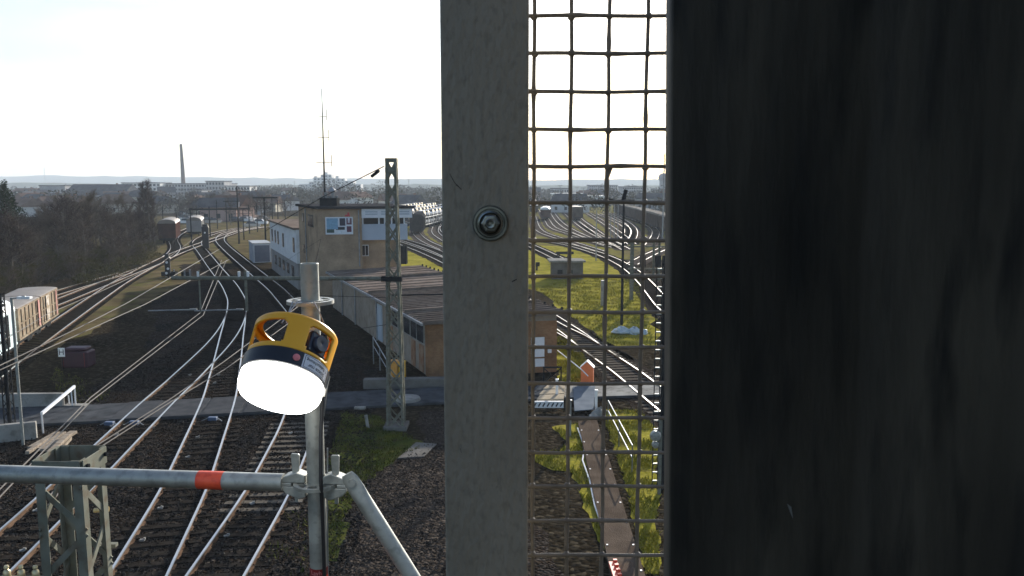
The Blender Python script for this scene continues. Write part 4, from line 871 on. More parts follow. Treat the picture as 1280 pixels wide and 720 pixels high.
# ---------------------------------------------------------------- wagons and cars
def wagon(label, p, rz, L, W, hb, ht, body, roofm, group=None, vault=False, ribs=6, stripes=None, load=None):
    t = thing('freight_wagon', label, 'freight wagon', p, rz, group)
    b = MB(); b.box((0, 0, (hb + ht) / 2), (W, L, ht - hb))
    bd = b.build('body', body, t)
    b = MB()
    for i in range(ribs + 1):
        y = -L / 2 + L * i / ribs
        for s_ in (-1, 1): b.box((s_ * (W / 2 + .02), max(-L / 2 + .06, min(L / 2 - .06, y)), (hb + ht) / 2), (.06, .1, ht - hb - .02))
    for s_ in (-1, 1):
        b.box((s_ * (W / 2 + .035), 0, hb + .06), (.07, L, .12)); b.box((s_ * (W / 2 + .035), 0, ht - .06), (.07, L, .1)); b.box((s_ * (W / 2 + .03), 0, (hb + ht) / 2), (.05, L, .07))
    b.build('rib', body, bd)
    if load: b = MB(); b.prism([(-W / 2 + .1, -L / 2 + .1), (W / 2 - .1, -L / 2 + .1), (W / 2 - .1, L / 2 - .1), (-W / 2 + .1, L / 2 - .1)], ht + .002, [ht + random.uniform(.1, .5) for _ in range(4)]); b.build('load', load, t)
    else:
        b = MB(); n = 8; vs = []; rise = .75 if vault else .12
        for yy in (-L / 2 - .05, L / 2 + .05):
            for i in range(n + 1): a = math.pi * i / n; vs.append((-math.cos(a) * (W / 2 + .06), yy, ht + .002 + math.sin(a) * rise))
        fs = [(i, i + 1, n + 2 + i, n + 1 + i) for i in range(n)] + [tuple(range(n + 1)), tuple(range(n + 1, 2 * n + 2)), (0, n, 2 * n + 1, n + 1)]
        b.add(vs, fs); b.build('roof', roofm, t)
    if stripes:
        for y0, y1, m in stripes:
            for s_ in (-1, 1): b = MB(); b.box((s_ * (W / 2 + .06), (y0 + y1) / 2, (hb + ht) / 2), (.03, y1 - y0, ht - hb - .25)); b.build('panel', m, bd)
    b = MB(); b.box((0, 0, hb - .15), (W * .9, L, .28)); b.build('underframe', M['dark_steel'], t)
    for y in (-L * .36, -L * .24, L * .24, L * .36):
        b = MB()
        for s_ in (-1, 1): b.tube([(s_ * .68, y, .46), (s_ * .82, y, .46)], .44, 16)
        b.tube([(-.7, y, .46), (.7, y, .46)], .08, 6); b.build('wheelset', M['dark_steel'], t)
    for y in (-L / 2, L / 2):
        for s_ in (-1, 1): b = MB(); sg = 1 if y > 0 else -1; b.tube([(s_ * .85, y, hb - .15), (s_ * .85, y + .35 * sg, hb - .15)], [.08, .2], 10); b.build('buffer', M['dark_steel'], t)
    return t
zr = .18
p0 = G(25, 441); p1 = G(74, 405); d = (p1 - p0); ang = math.atan2(d.y, d.x) - math.pi / 2; Lw = d.length; u = d.normalized(); side = Vector((-u.y, u.x, 0)) * 1.25
pink = mat('pink_stripe', (.45, .25, .22), (.5, .3, .26), 3, .7)
c1_ = p0 + u * (Lw * .25) + side; c2_ = p0 + u * (Lw * .76) + side
hw = 2.75
wagon('rusty tan box wagon with pink end post, nearer of the two rusty wagons', (c1_.x, c1_.y, .0), ang, Lw * .5, 2.5, .75, hw, M['rust'], M['wagon_roof'], stripes=[(Lw * .2, Lw * .235, pink)])
wagon('rusty tan box wagon with pale scrawl, farther of the two rusty wagons', (c2_.x, c2_.y, .0), ang, Lw * .46, 2.5, .75, hw, M['rust'], M['wagon_roof'], stripes=[(Lw * .17, Lw * .195, pink), (-Lw * .1, -Lw * .02, mat('pale_scrawl', (.5, .46, .4), (.3, .24, .17), 3, .7, lo=.45, hi=.55))])
c3_ = p0 - u * 6.3 + side
wagon('ice blue wagon cut by the left picture edge', (c3_.x, c3_.y, .0), ang, 11, 2.6, .7, hw + .1, M['ice_blue'], M['white_paint'], vault=True, ribs=3, stripes=[(3.3, 4.0, M['glass'])])
p = G(209, 305); wagon('brown red vaulted van at the end of the thicket', (p.x - 2.1, p.y + 6.2, 0), R(19), 13, 2.9, 1.0, 3.6, M['brown_red'], M['wagon_roof'], vault=True)
p = G(243, 296); wagon('grey vaulted van far off among the left tracks', (p.x - 2.4, p.y + 7, 0), R(19), 14, 2.8, 1.0, 3.2, M['grey_wall'], M['wagon_roof'], vault=True)
p = G(683, 276); wagon('red ended vaulted wagon with white roof behind the mesh', (p.x, p.y + 8, 0), R(-2), 14, 2.9, 1.0, 3.2, M['brown_red'], M['white_paint'], vault=True)
p = G(672, 268); wagon('dark van left of the red ended wagon', (p.x - 1, p.y + 8, 0), R(-2), 14, 2.9, 1.0, 3.2, M['dark_wagon'], M['white_paint'])
p = G(722, 276); wagon('grey square ended wagon in the middle of the yard', (p.x, p.y + 8, 0), R(1), 15, 3.0, 1.0, 4.0, M['dark_wagon'], M['wagon_roof'])
p = G(519, 293); wagon('dark locomotive-like van heading the parked car train', (p.x, p.y + 5, 0), R(3), 9, 2.8, .9, 3.6, M['dark_steel'], M['dark_steel'], vault=True)
pa, pb_ = G(842, 294), G(768, 265); d = pb_ - pa; n = int(d.length / 15.2); u = d.normalized(); an = math.atan2(d.y, d.x) - math.pi / 2
for i in range(n):
    q = pa + u * (15.2 * i + 6); wagon('dark hopper wagon with pale load in the long right hand train', (q.x, q.y, 0), an, 14.4, 2.9, 1.0, 3.6, M['dark_wagon'], None, 'hopper wagons of the long right hand train', ribs=8, load=M['coal'])
def make_car(m):
    t = thing('parked_car', 'car riding on the double deck transporter train in the yard', 'car', (0, 0, -50), 0, 'cars on the transporter train')
    b = MB(); sec = [(-2.1, .45, .75), (-2.0, .3, .95), (-1.2, .25, 1.0), (1.0, .25, .95), (2.0, .3, .8), (2.15, .45, .65)]
    vs = []
    for y, z0, z1 in sec: vs += [(-.85, y, z0), (.85, y, z0), (.82, y, z1), (-.82, y, z1)]
    fs = [tuple(range(4)), tuple(range(20, 24))]
    for i in range(5):
        for k in range(4): k2 = (k + 1) % 4; fs.append((i * 4 + k, i * 4 + k2, i * 4 + 4 + k2, i * 4 + 4 + k))
    b.add(vs, fs)
    b.add([(-.72, -1.1, 1.36), (.72, -1.1, 1.36), (.7, .3, 1.42), (-.7, .3, 1.42), (-.7, -1.1, 1.44), (.7, -1.1, 1.44), (.66, .25, 1.48), (-.66, .25, 1.48)], [(0, 1, 5, 4), (1, 2, 6, 5), (2, 3, 7, 6), (3, 0, 4, 7), (4, 5, 6, 7), (0, 3, 2, 1)])
    b.build('body', m, t, smooth=True)
    b = MB(); b.add([(-.82, -1.75, .97), (.82, -1.75, .97), (.8, 1.05, .95), (-.8, 1.05, .95), (-.69, -1.15, 1.4), (.69, -1.15, 1.4), (.67, .32, 1.42), (-.67, .32, 1.42)], [(0, 1, 5, 4), (1, 2, 6, 5), (2, 3, 7, 6), (3, 0, 4, 7), (4, 5, 6, 7)]); b.build('glasshouse', M['glass'], t)
    for s_ in (-1, 1):
        for y in (-1.3, 1.3): b = MB(); b.tube([(s_ * .7, y, .32), (s_ * .88, y, .32)], .32, 12); b.build('wheel', M['tyre'], t)
    return t
cars = [make_car(m) for m in CARCOL]
def make_rack():
    t = thing('car_transporter', 'double deck wagon of the car transporter train in the yard', 'car transporter', (0, 0, -50), 0, 'wagons of the car transporter train')
    for z in (1.0, 2.75): b = MB(); b.box((0, 0, z), (2.8, 10.2, .14)); b.build('deck', M['grey_steel'], t)
    for y in (-4.9, -1.6, 1.6, 4.9):
        for s_ in (-1, 1): b = MB(); b.box((s_ * 1.36, y, 1.9), (.1, .12, 1.8)); b.build('stanchion', M['grey_steel'], t)
    for y in (-3.4, 3.4): b = MB(); b.tube([(-.75, y, .46), (.75, y, .46)], .42, 12); b.build('wheelset', M['dark_steel'], t)
    return t
rack = make_rack()
rows = [(-21.5, 196, .085), (-26.5, 206, .07), (-31.5, 214, .06), (-36.5, 222, .05), (-15.5, 216, .09)]
for r_i, (X, Y, sl) in enumerate(rows):
    for j in range(7):
        q = Vector((X + sl * 10.8 * j, Y + 10.8 * j, 0)); an = -math.atan(sl); copy_tree(rack, q, an)
        for k in (-1, 1):
            for z in (1.07, 2.82):
                cc = cars[random.choices(range(4), (6, 3, 1, .6))[0]]; copy_tree(cc, q + Vector((math.sin(-an) * k * 2.55, k * 2.55, z)), an + (math.pi if random.random() < .3 else 0))
def kill(o):
    for ch in list(o.children): kill(ch)
    bpy.data.objects.remove(o)
for o in cars + [rack]: kill(o)

# ---------------------------------------------------------------- trees
def limbs(h, n, spread, seed, twl=.9, up=.6, first=.25):
    rr = random.Random(seed); tr = MB(); tw = MB()
    tip = Vector((rr.uniform(-.3, .3), rr.uniform(-.3, .3), h * .85)); path = [Vector((0, 0, 0)), tip * .35 + Vector((rr.uniform(-.15, .15), rr.uniform(-.15, .15), 0)), tip * .7, tip]
    r0 = h * .016; tr.tube(path, [r0, r0 * .8, r0 * .5, r0 * .15], 5)
    def at_(t):
        k = min(int(t * 3), 2); return path[k].lerp(path[k + 1], t * 3 - k)
    def twig(a, d, l, w_):
        c = a + d * l; s_ = d.cross(Vector((rr.uniform(-1, 1), rr.uniform(-1, 1), rr.uniform(-1, 1)))).normalized() * w_
        tw.add([a - s_, a + s_, c], [(0, 1, 2)]); return c
    for i in range(n):
        t = first + (1 - first) * (i + rr.random()) / n; a = at_(min(t, .99)); az = rr.uniform(0, 6.28)
        l = h * spread * (1.15 - t * .75) * rr.uniform(.7, 1.15); d = Vector((math.cos(az), math.sin(az), up * rr.uniform(.6, 1.5))).normalized()
        m_ = a + d * l * .55 + Vector((0, 0, l * .05)); e = a + d * l + Vector((0, 0, l * .22)); tr.tube([a, m_, e], [r0 * .42 * (1.1 - t), r0 * .26 * (1.1 - t), .008], 4, cap=False)
        for j in range(13):
            s = rr.uniform(.25, 1); q = a.lerp(m_, s * 2) if s < .5 else m_.lerp(e, s * 2 - 1)
            d2 = (d + Vector((rr.gauss(0, .7), rr.gauss(0, .7), rr.gauss(.35, .5)))).normalized(); l2 = twl * rr.uniform(.5, 1.2); c = twig(q, d2, l2, .022)
            for _ in range(5):
                d3 = (d2 + Vector((rr.gauss(0, .6), rr.gauss(0, .6), rr.gauss(.2, .5)))).normalized(); twig(q.lerp(c, rr.uniform(.2, .9)), d3, l2 * rr.uniform(.4, .9), .014)
    return tr, tw
def tree_proto(name, label, cat, group, tw_m, *a, **k):
    t = thing(name, label, cat, (0, 0, -50), 0, group); tr, tw = limbs(*a, **k)
    tr.build('trunk', M['bark'], t); tw.build('crown', tw_m, t, fix=False); return t
TL = 'bare grey-brown tree in the thicket left of the tracks'
protos = [tree_proto('bare_tree', TL, 'tree', 'bare trees of the left thicket', M['twig'] if i % 2 else M['twig_dark'], 8.0, 26, .3, 20 + i) for i in range(4)]
SL = 'leafless bush at the foot of the left thicket'
sprot = [tree_proto('bare_bush', SL, 'bush', 'leafless bushes of the left thicket', M['twig'] if i else M['scrub'], 3.0, 22, .55, 40 + i, twl=.6, first=.02) for i in range(3)]
base = [(-40, 385), (0, 376), (60, 355), (100, 347), (150, 336), (178, 326), (192, 316)]
for i in range(80):
    x = random.uniform(-40, 186); yb = np.interp(x, [q[0] for q in base], [q[1] for q in base]); Y0_ = G(x, yb - 3).y
    Y = Y0_ + (random.random() ** 1.5) * 75; X = ray(x, yb).x / ray(x, yb).y * Y
    lim = 250 + 14 * math.sin(x * .045 + .6) + (8 if 30 < x < 110 else 0); hh = (P(x, lim, Y).z) * random.uniform(.78, 1.04); hh = max(3.0, min(11, hh))
    copy_tree(protos[i % 4], (X, Y, 0), random.uniform(0, 6.28), scale=(hh / 8 * random.uniform(.9, 1.3),) * 2 + (hh / 8,))
for i in range(110):
    x = random.uniform(-40, 194); yb = np.interp(x, [q[0] for q in base], [q[1] for q in base]) - random.uniform(-2, 22) * (1 if i % 3 else .3)
    p = G(x, yb); s_ = random.uniform(.6, 1.25); copy_tree(sprot[i % 3], p, random.uniform(0, 6.28), scale=(s_, s_, s_ * random.uniform(.6, 1)))
pop = tree_proto('bare_poplar', 'slender bare poplar at the right end of the left thicket', 'tree', 'bare poplars rising from the thicket', M['twig_dark'], 13, 46, .10, 61, twl=.8, up=2.2, first=.08)
for x, Y, s_ in ((182, 128, .92), (187.5, 126, .95), (176, 132, .72), (193, 130, .78)): copy_tree(pop, (ray(x, 300).x * Y, Y, 0), random.uniform(0, 6), scale=(1.0, 1.0, s_))
for (x, Y, hh) in ((150, 140, 9), (160, 135, 8.5), (140, 150, 8.6), (125, 160, 8)): copy_tree(protos[1], (ray(x, 290).x * Y, Y, 0), x, scale=hh / 8)
for i in range(46):
    x = random.uniform(225, 372) if i < 34 else random.uniform(195, 250); Y = random.uniform(205, 330); hh = random.uniform(4.5, 8.5)
    c = copy_tree(protos[i % 4], (ray(x, 260).x * Y, Y, 0), random.uniform(0, 6.28), 'bare tree among the gardens beyond the far left tracks', hh / 8); c['group'] = 'bare trees of the far gardens'
for o in protos + sprot + [pop]: kill(o)
def leaf_crown(b, c, rad, n, s, rr, hollow=.4):
    for _ in range(n):
        while True:
            v = Vector((rr.uniform(-1, 1), rr.uniform(-1, 1), rr.uniform(-1, 1)))
            if hollow < v.length < 1: break
        p = Vector(c) + Vector((v.x * rad[0], v.y * rad[1], v.z * rad[2])); d = Vector((rr.gauss(0, 1), rr.gauss(0, 1), rr.gauss(0, 1))).normalized() * s; e = d.cross(Vector((rr.gauss(0, 1), rr.gauss(0, 1), rr.gauss(0, 1)))).normalized() * s * .6
        b.add([p - d, p + e, p + d], [(0, 1, 2)])
rr = random.Random(5)
p = Vector((ray(9, 300).x * 105, 105, 0)); ev = thing('conifer', 'dark evergreen conifer at the left picture edge above the thicket', 'tree', p)
b = MB(); b.tube([(0, 0, 0), (0, 0, 10)], [.3, .05], 8); b.build('trunk', M['bark'], ev)
b = MB()
for k in range(26):
    z = 2 + 8.4 * (k / 25); rd = (1 - (k / 25) ** 1.6) * 3.2 + .4; leaf_crown(b, (rr.uniform(-.3, .3), rr.uniform(-.3, .3), z), (rd, rd, .7), int(60 + rd * 70), .22, rr, .2)
b.build('crown', M['needle'], ev, fix=False)
for i, (x, y, s_) in enumerate(((120, 352, 1.6), (140, 345, 1.3), (160, 338, 1.5), (175, 331, 1.2), (190, 324, 1.1), (165, 330, 1.7), (135, 338, 1.5), (105, 356, 1.0))):
    p = G(x, y); t = thing('olive_bush', 'olive green scrub bush beside the siding', 'bush', p, 0, 'olive scrub bushes beside the siding'); b = MB(); leaf_crown(b, (0, 0, s_ * .5), (s_ * 1.3, s_, s_ * .75), 700, .12, rr, .1); b.build('crown', M['scrub'], t, fix=False)
# woods and gardens far behind the station: one mass
b = MB()
for i in range(190):
    x = random.choice((random.uniform(20, 360), random.uniform(330, 560), random.uniform(560, 900))); Y = random.uniform(260, 800)
    hh = random.uniform(5, 9) + (Y - 260) / 540 * 2.5 + (4 if 400 < x < 480 and Y > 480 else 0); X = ray(x, 250).x * Y; leaf_crown(b, (X, Y, hh * .55), (hh * .7, hh * .5, hh * .5), 130, .5 + Y / 900, rr, .2)
tag(b.build('distant_wood', M['wood_far'], fix=False), 'hazy belt of bare trees between the far houses', 'woodland', kind='stuff')

# ---------------------------------------------------------------- town behind
def house(label, x, Y, w_, d_, hw_, hr_, wm, rm, rz=0, group=None, flat=False):
    X = ray(x, 240).x * Y; t = thing('house', label, 'house', (X, Y, 0), rz, group)
    b = MB(); b.box((0, 0, hw_ / 2), (w_, d_, hw_)); wl = b.build('wall', wm, t)
    b = MB()
    if flat: b.box((0, 0, hw_ + .25), (w_ + .6, d_ + .6, .5))
    else:
        e = .5; b.add([(-w_ / 2 - e, -d_ / 2 - e, hw_ - .2), (w_ / 2 + e, -d_ / 2 - e, hw_ - .2), (w_ / 2 + e, d_ / 2 + e, hw_ - .2), (-w_ / 2 - e, d_ / 2 + e, hw_ - .2), (-w_ / 2 - e, 0, hw_ + hr_), (w_ / 2 + e, 0, hw_ + hr_)], [(0, 1, 5, 4), (2, 3, 4, 5), (0, 4, 3), (1, 2, 5), (0, 3, 2, 1)])
    rf_ = b.build('roof', rm, t)
    if not flat: b = MB(); b.box((w_ * .2, d_ * .12, hw_ + hr_ * .95), (.8, .8, 1.6)); b.build('chimney', HR[2], rf_)
    n = max(2, int(w_ / 3.2))
    many('window', (1.1, .08, 1.3), M['glass'], t, [(-w_ / 2 + w_ * (k + .5) / n, -d_ / 2 - .02, 1.6 + fl * 2.8) for fl in range(max(1, int(hw_ / 3))) for k in range(n)], False)
    return t
HL = {0: 'white', 1: 'cream', 2: 'pink', 3: 'grey'}; RLb = {0: 'slate', 1: 'red tiled', 2: 'brown tiled'}
for i in range(64):
    x = random.uniform(15, 372) if i < 46 else random.uniform(400, 840); Y = random.uniform(255, 560); wi = random.choices((0, 1, 2, 3), (5, 3, 1, 2))[0]; ri = random.choices((0, 1, 2), (5, .7, 3))[0]
    hw_ = random.uniform(2.6, 5.0) + (Y - 255) / 300 * 2.2
    house(f'small {HL[wi]} walled house with {RLb[ri]} gable roof in the far town', x, Y, random.uniform(8, 13), random.uniform(8, 10), hw_, random.uniform(2, 3.4), HW[wi], HR[ri], random.choice((0, 0, R(90), R(25), R(-30), R(60))), f'{HL[wi]} {RLb[ri]} houses of the far town')
house('pink brick house with dark roof right behind the left tracks', 276, 235, 10, 9, 4.2, 2.6, HW[2], HR[0], R(15))
house('mauve grey house with wide red roof beside the pink house', 292, 245, 10, 9, 4.4, 3, HW[2], HR[1], R(-10))
house('large dark roofed hall standing above the thicket', 133, 420, 30, 22, 5.6, 5.4, HW[3], HR[0], R(0))
house('tall grey block above the thicket, left of the dark hall', 78, 480, 15, 14, 10.0, .5, HW[3], HR[0], 0, flat=True)
def blockrow(name, label, x0, x1, Y, ytop, wm, depth=18, storeys=3, cols=14, rf_=None):
    a, c = P(x0, ytop, Y), P(x1, ytop, Y); t = thing(name, label, 'building', ((a.x + c.x) / 2, Y, 0)); w_ = c.x - a.x; hh = a.z
    b = MB(); b.box((0, depth / 2, hh / 2), (w_, depth, hh)); wl = b.build('wall', wm, t)
    b = MB(); b.box((0, depth / 2, hh + .3), (w_ + .8, depth + .8, .6)); b.build('roof', rf_ or HR[0], t)
    fh = hh / storeys
    many('window', (w_ / cols * .62, .1, fh * .5), M['glass'], t, [(-w_ / 2 + w_ * (k + .5) / cols, -.03, fh * (s_ + .55)) for s_ in range(storeys) for k in range(cols)], False); return t
blockrow('factory_building', 'long grey factory block with window bands below the tall chimney', 196, 285, 610, 230, HW[3], 20, 4, 24)
blockrow('factory_building', 'blocky factory wing with blue-grey roof left of the poplars', 152, 200, 600, 229, HW[0], 20, 4, 10)
blockrow('factory_building', 'raised factory block with penthouse at the right of the factory', 257, 280, 590, 227, HW[3], 16, 4, 6)
blockrow('office_building', 'pale long flat office right of the factory', 281, 312, 560, 233, HW[0], 16, 3, 8)
blockrow('factory_building', 'dark square block before the factory', 235, 252, 480, 238, HW[3], 16, 3, 5)
p = P(226, 180, 640); b = MB(); b.tube([(p.x + .4, 640, 0), (p.x + .3, 640, p.z * .6), (p.x, 640, p.z)], [1.8, 1.4, 1.0], 14); ch = tag(b.build('factory_chimney', brick_mat('chimney_brick', (.17, .145, .13), (.15, .13, .12), (.17, .15, .14), 1.0), smooth=True), 'tall tapering brick factory chimney', 'chimney')
# stepped apartment block
ap = thing('apartment_block', 'pale stepped apartment block crowned by three roof boxes', 'building', P(410, 245, 900).to_2d().to_3d())
for (x0, x1, yt, dy) in ((374, 386, 230, 0), (386, 392, 227, 1), (391, 414, 222, 2), (399, 413, 218, 6), (414, 430, 223, 3), (430, 441, 226, 4), (441, 450, 230, 5), (390, 394, 220, 8), (403, 407, 215, 9), (417, 421, 219.5, 9)):
    a, c = P(x0, yt, 900), P(x1, yt, 900); b = MB(); b.box(((a.x + c.x) / 2, 900 + dy + 7, a.z / 2), (c.x - a.x - .02 * dy, 14, a.z)); wl = b.build('wall', HW[0], ap, world=True)
    if x1 - x0 > 5:
        nfl = min(4, max(2, int(a.z / 3))); ncol = max(2, int((c.x - a.x) / 4))
        many('window', (1.8, .2, 1.3), M['glass'], wl, [(a.x + (c.x - a.x) * (k + .5) / ncol, 900 + dy - .05, a.z - 1.8 - f_ * 3) for f_ in range(nfl) for k in range(ncol)])
blockrow('office_building', 'hazy wide block behind the middle of the mesh', 737, 772, 700, 232, HW[3], 24, 5, 14)
blockrow('office_building', 'hazy low shed left of the wide block behind the mesh', 690, 714, 620, 236, HW[3], 24, 2, 8)
blockrow('office_building', 'hazy terrace right of the wide block behind the mesh', 778, 806, 650, 234, HW[3], 24, 4, 10)
blockrow('station_shed', 'long white roofed station shed behind the yard, left pane', 690, 728, 430, 243, HW[0], 12, 1, 10, M['white_paint'])
blockrow('station_shed', 'long white roofed station shed behind the yard, middle pane', 732, 760, 400, 246, HW[0], 12, 1, 8, M['white_paint'])
st = thing('sphere_tower', 'round topped water tower behind the right end of the mesh', 'tower', P(828, 240, 620).to_2d().to_3d())
q = P(828, 222, 620); rs = 5.5 * .62
b = MB(); b.tube([(0, 0, 0), (0, 0, q.z)], 2.4, 12); b.box((0, 3, 4), (14, 10, 8)); b.build('shaft', HW[3], st)
b = MB(); b.lathe([(.01, -rs)] + [(rs * math.cos(R(t_)), rs * math.sin(R(t_))) for t_ in range(-75, 90, 15)] + [(.01, rs)], 18, Matrix.Translation((0, 0, q.z))); b.build('sphere', HW[3], st, smooth=True)
for i, (x, Y, yt, l) in enumerate(((55, 2600, 209, 'thin lattice radio mast on the far hill crest'), (99, 1500, 228, 'small hazy pylon left of the dark hall'), (511, 700, 223, 'slim hazy mast right of the lattice mast'), (534, 800, 230, 'faint hazy pole just left of the steel post'), (368, 800, 226, 'hazy twin armed pole left of the apartment block'))):
    q = P(x, yt, Y); r_ = Y * .0005; t = thing('far_mast', l, 'mast', (q.x, Y, 0)); b = MB(); b.tube([(0, 0, 0), (0, 0, q.z)], [r_, r_ * .5], 6); b.build('post', M['grey_steel'], t)
    b = MB(); b.bar((-r_ * 3, 0, q.z * .93), (r_ * 3, 0, q.z * .93), r_ * .6, r_ * .6); b.bar((-r_ * 2, 0, q.z * .85), (r_ * 2, 0, q.z * .85), r_ * .6, r_ * .6); b.build('arm', M['grey_steel'], t)
for i, x in enumerate((700, 712, 721, 729, 745, 757, 783, 795, 813)):
    p = G(x, 258 - (i % 3) * 2); q = P(x, 232 + (i * 7) % 6, p.y); t = thing('yard_lamp', 'hazy yard lamp pole behind the mesh', 'lamp pole', p, 0, 'hazy yard lamp poles'); b = MB(); b.tube([(0, 0, 0), (0, 0, q.z)], .14, 6); b.build('post', M['grey_steel'], t); b = MB(); b.box((0, 0, q.z), (2.4, .4, .25)); b.build('lamp_head', M['grey_steel'], t)
# small cars and vans parked in the town streets
for i in range(26):
    x = random.uniform(225, 330); p = G(x, random.uniform(268, 284)); t = None
    b = MB(); b.box((0, 0, .55), (4.2, 1.7, .7)); b.add([(-1.4, -.8, .9), (1.2, -.8, .9), (1.2, .8, .9), (-1.4, .8, .9), (-.9, -.7, 1.45), (.6, -.7, 1.45), (.6, .7, 1.45), (-.9, .7, 1.45)], [(0, 1, 5, 4), (1, 2, 6, 5), (2, 3, 7, 6), (3, 0, 4, 7), (4, 5, 6, 7)], 1)
    o = b.build('parked_car', [CARCOL[i % 3], M['glass']]); o.location = p; o.rotation_euler = (0, 0, random.uniform(-.4, .4)); tag(o, 'small car parked in the lot before the pink house', 'car', 'cars parked before the far town')

# ---------------------------------------------------------------- haze
HZ = MB(); HZ.box((0, 2600, 64), (7600, 5400, 131)); hz = HZ.build('haze', []) if False else None
b = MB(); b.prism([(-3800, -300), (3800, -300), (3800, 5200), (-3800, 5200)], -1, 110)
hm = bpy.data.materials.new('haze'); hm.use_nodes = True; hn = hm.node_tree; hn.nodes.clear()
pv = hn.nodes.new('ShaderNodeVolumePrincipled'); pv.inputs['Color'].default_value = (.80, .90, 1.0, 1); pv.inputs['Density'].default_value = .00027; pv.inputs['Anisotropy'].default_value = .0
ho = hn.nodes.new('ShaderNodeOutputMaterial'); hn.links.new(pv.outputs[0], ho.inputs['Volume'])
o = b.build('haze', hm); o['kind'] = 'stuff'; o['label'] = 'thin pale winter haze over yard and town'; o['category'] = 'haze'

# ---------------------------------------------------------------- foreground: post, mesh, plate
PY = .55
xa, xb = P(553.5, 360, PY).x, P(660.5, 360, PY).x
ps = thing('steel_post', 'dull grey galvanised angle post with one round bolt', 'steel post', ((xa + xb) / 2, PY, H - 1.3))
b = MB(); b.box((0, .003, 1.3), (xb - xa, .006, 2.6)); b.box((-(xb - xa) / 2 + .003, .033, 1.3), (.006, .054, 2.59)); b.build('angle', M['galv_dull'], ps, bevel=.0015)
bc = P(613, 279, PY); mm = Matrix.Translation(bc) @ Matrix.Rotation(R(90), 4, 'X')
b = MB(); b.lathe([(.0122, -.001), (.0122, .002), (.0114, .0032), (.0100, .0032), (.0094, .0014), (.0088, .0014), (.0084, .003), (.0074, .0034), (.0068, .002)], 48, mm); b.build('washer', M['bolt'], ps, smooth=True, world=True)
b = MB(); b.lathe([(.0068, .002), (.0066, .0055), (.006, .0062), (.0001, .0064)], 6, mm); hx = b.build('nut', M['bolt'], ps, world=True, bevel=.0004)
b = MB(); b.lathe([(.0036, .006), (.0036, .0085), (.003, .009), (.0016, .0088), (.0012, .0072), (.0001, .0072)], 24, mm); b.build('bolt_end', M['bolt'], hx, smooth=True, world=True)
for x0, y0, x1, y1 in ((562, 217, 567, 226), (567, 226, 571, 232), (571, 231, 577, 237), (640, 352, 646, 349), (575, 560, 577, 566)):
    a, c = P(x0, y0, PY), P(x1, y1, PY); a.y = c.y = PY - .0004; n_ = Vector((0, 0, .00035)); b = MB(); b.add([a - n_, a + n_, c + n_, c - n_], [(0, 1, 2, 3)]); b.build('scratch', M['dark_steel'], ps, world=True)
MY = .60
mp_ = thing('wire_mesh_panel', 'galvanised welded wire mesh between post and dark plate', 'wire mesh', (P(740, 360, MY).x, MY, H - .4))
b = MB(); vx = [P(x, 360, MY).x for x in (576, 622, 667, 711.5, 757, 804, 849, 894)]; hy = [-27, 20, 67, 115, 162, 208, 253, 300, 345, 390, 434, 479, 522, 565, 607, 650, 693, 735, 777]
hz2 = [P(740, y, MY).z for y in hy]
rr2 = random.Random(3)
for x in vx:
    zs = np.linspace(hz2[-1] - .01, hz2[0] + .01, 220); dx = rr2.uniform(-.0006, .0006)
    pts = [(x + dx + .0003 * math.sin(z * 60 + x * 300), MY + .0012, z) for z in zs]; rs_ = [.00145 + .00045 * max(0, math.sin(z * 61 + x * 999)) ** 14 for z in zs]; b.tube(pts, rs_, 8)
for z in hz2:
    xs = np.linspace(vx[0] - .01, vx[-1] + .01, 130); pts = [(x, MY - .0012, z + .0003 * math.sin(x * 70 + z * 200)) for x in xs]; rs_ = [.00145 + .0004 * max(0, math.sin(x * 61 + z * 777)) ** 14 for x in xs]; b.tube(pts, rs_, 8)
for x in vx:
    for z in hz2:
        s_ = rr2.uniform(.0021, .0028); b.lathe([(.0001, s_)] + [(s_ * math.cos(R(a)), s_ * math.sin(R(a))) for a in (50, 15, -20, -55)] + [(.0001, -s_)], 8, Matrix.Translation((x + rr2.uniform(-.0004, .0004), MY, z + rr2.uniform(-.0008, .0003))))
b.tube([(vx[4], MY, P(757, 222, MY).z), (P(766, 206, MY).x, MY, P(766, 206, MY).z)], [.0014, .0008], 6)
b.build('wires', M['mesh_wire'], mp_, smooth=True, world=True)
QY = .42
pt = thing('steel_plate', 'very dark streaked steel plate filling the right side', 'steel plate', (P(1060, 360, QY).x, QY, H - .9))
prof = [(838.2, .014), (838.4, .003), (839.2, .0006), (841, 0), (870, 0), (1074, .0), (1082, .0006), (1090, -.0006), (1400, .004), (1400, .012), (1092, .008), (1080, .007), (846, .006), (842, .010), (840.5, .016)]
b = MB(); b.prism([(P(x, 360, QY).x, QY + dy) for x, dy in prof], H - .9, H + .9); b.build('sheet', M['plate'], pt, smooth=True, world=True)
b = MB(); q = P(983, 636, QY); b.add([(q.x - .002, QY - .0006, q.z + .004), (q.x + .0004, QY - .0006, q.z + .002), (q.x + .0016, QY - .0006, q.z - .005), (q.x - .0002, QY - .0006, q.z - .001)], [(0, 1, 2, 3)]); b.build('scratch', M['concrete'], pt, world=True)

pt.rotation_euler.y = R(-1.15); pt.location.x += .0166
cw = thing('shade_wall', 'unseen dark sheets added out of view to shade the plate', 'wall', (.31, -.3, H - .9))  # unseen sheets, added out of view so the plate's right end darkens
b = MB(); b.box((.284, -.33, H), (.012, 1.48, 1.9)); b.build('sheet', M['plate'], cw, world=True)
b = MB(); b.box((.15, -.62, H), (.25, .012, 1.88)); b.build('shade_back', M['plate'], cw, world=True)
b = MB(); b.box((.155, -.33, H + .96), (.27, 1.5, .01)); b.build('shade_roof', M['plate'], cw, world=True)
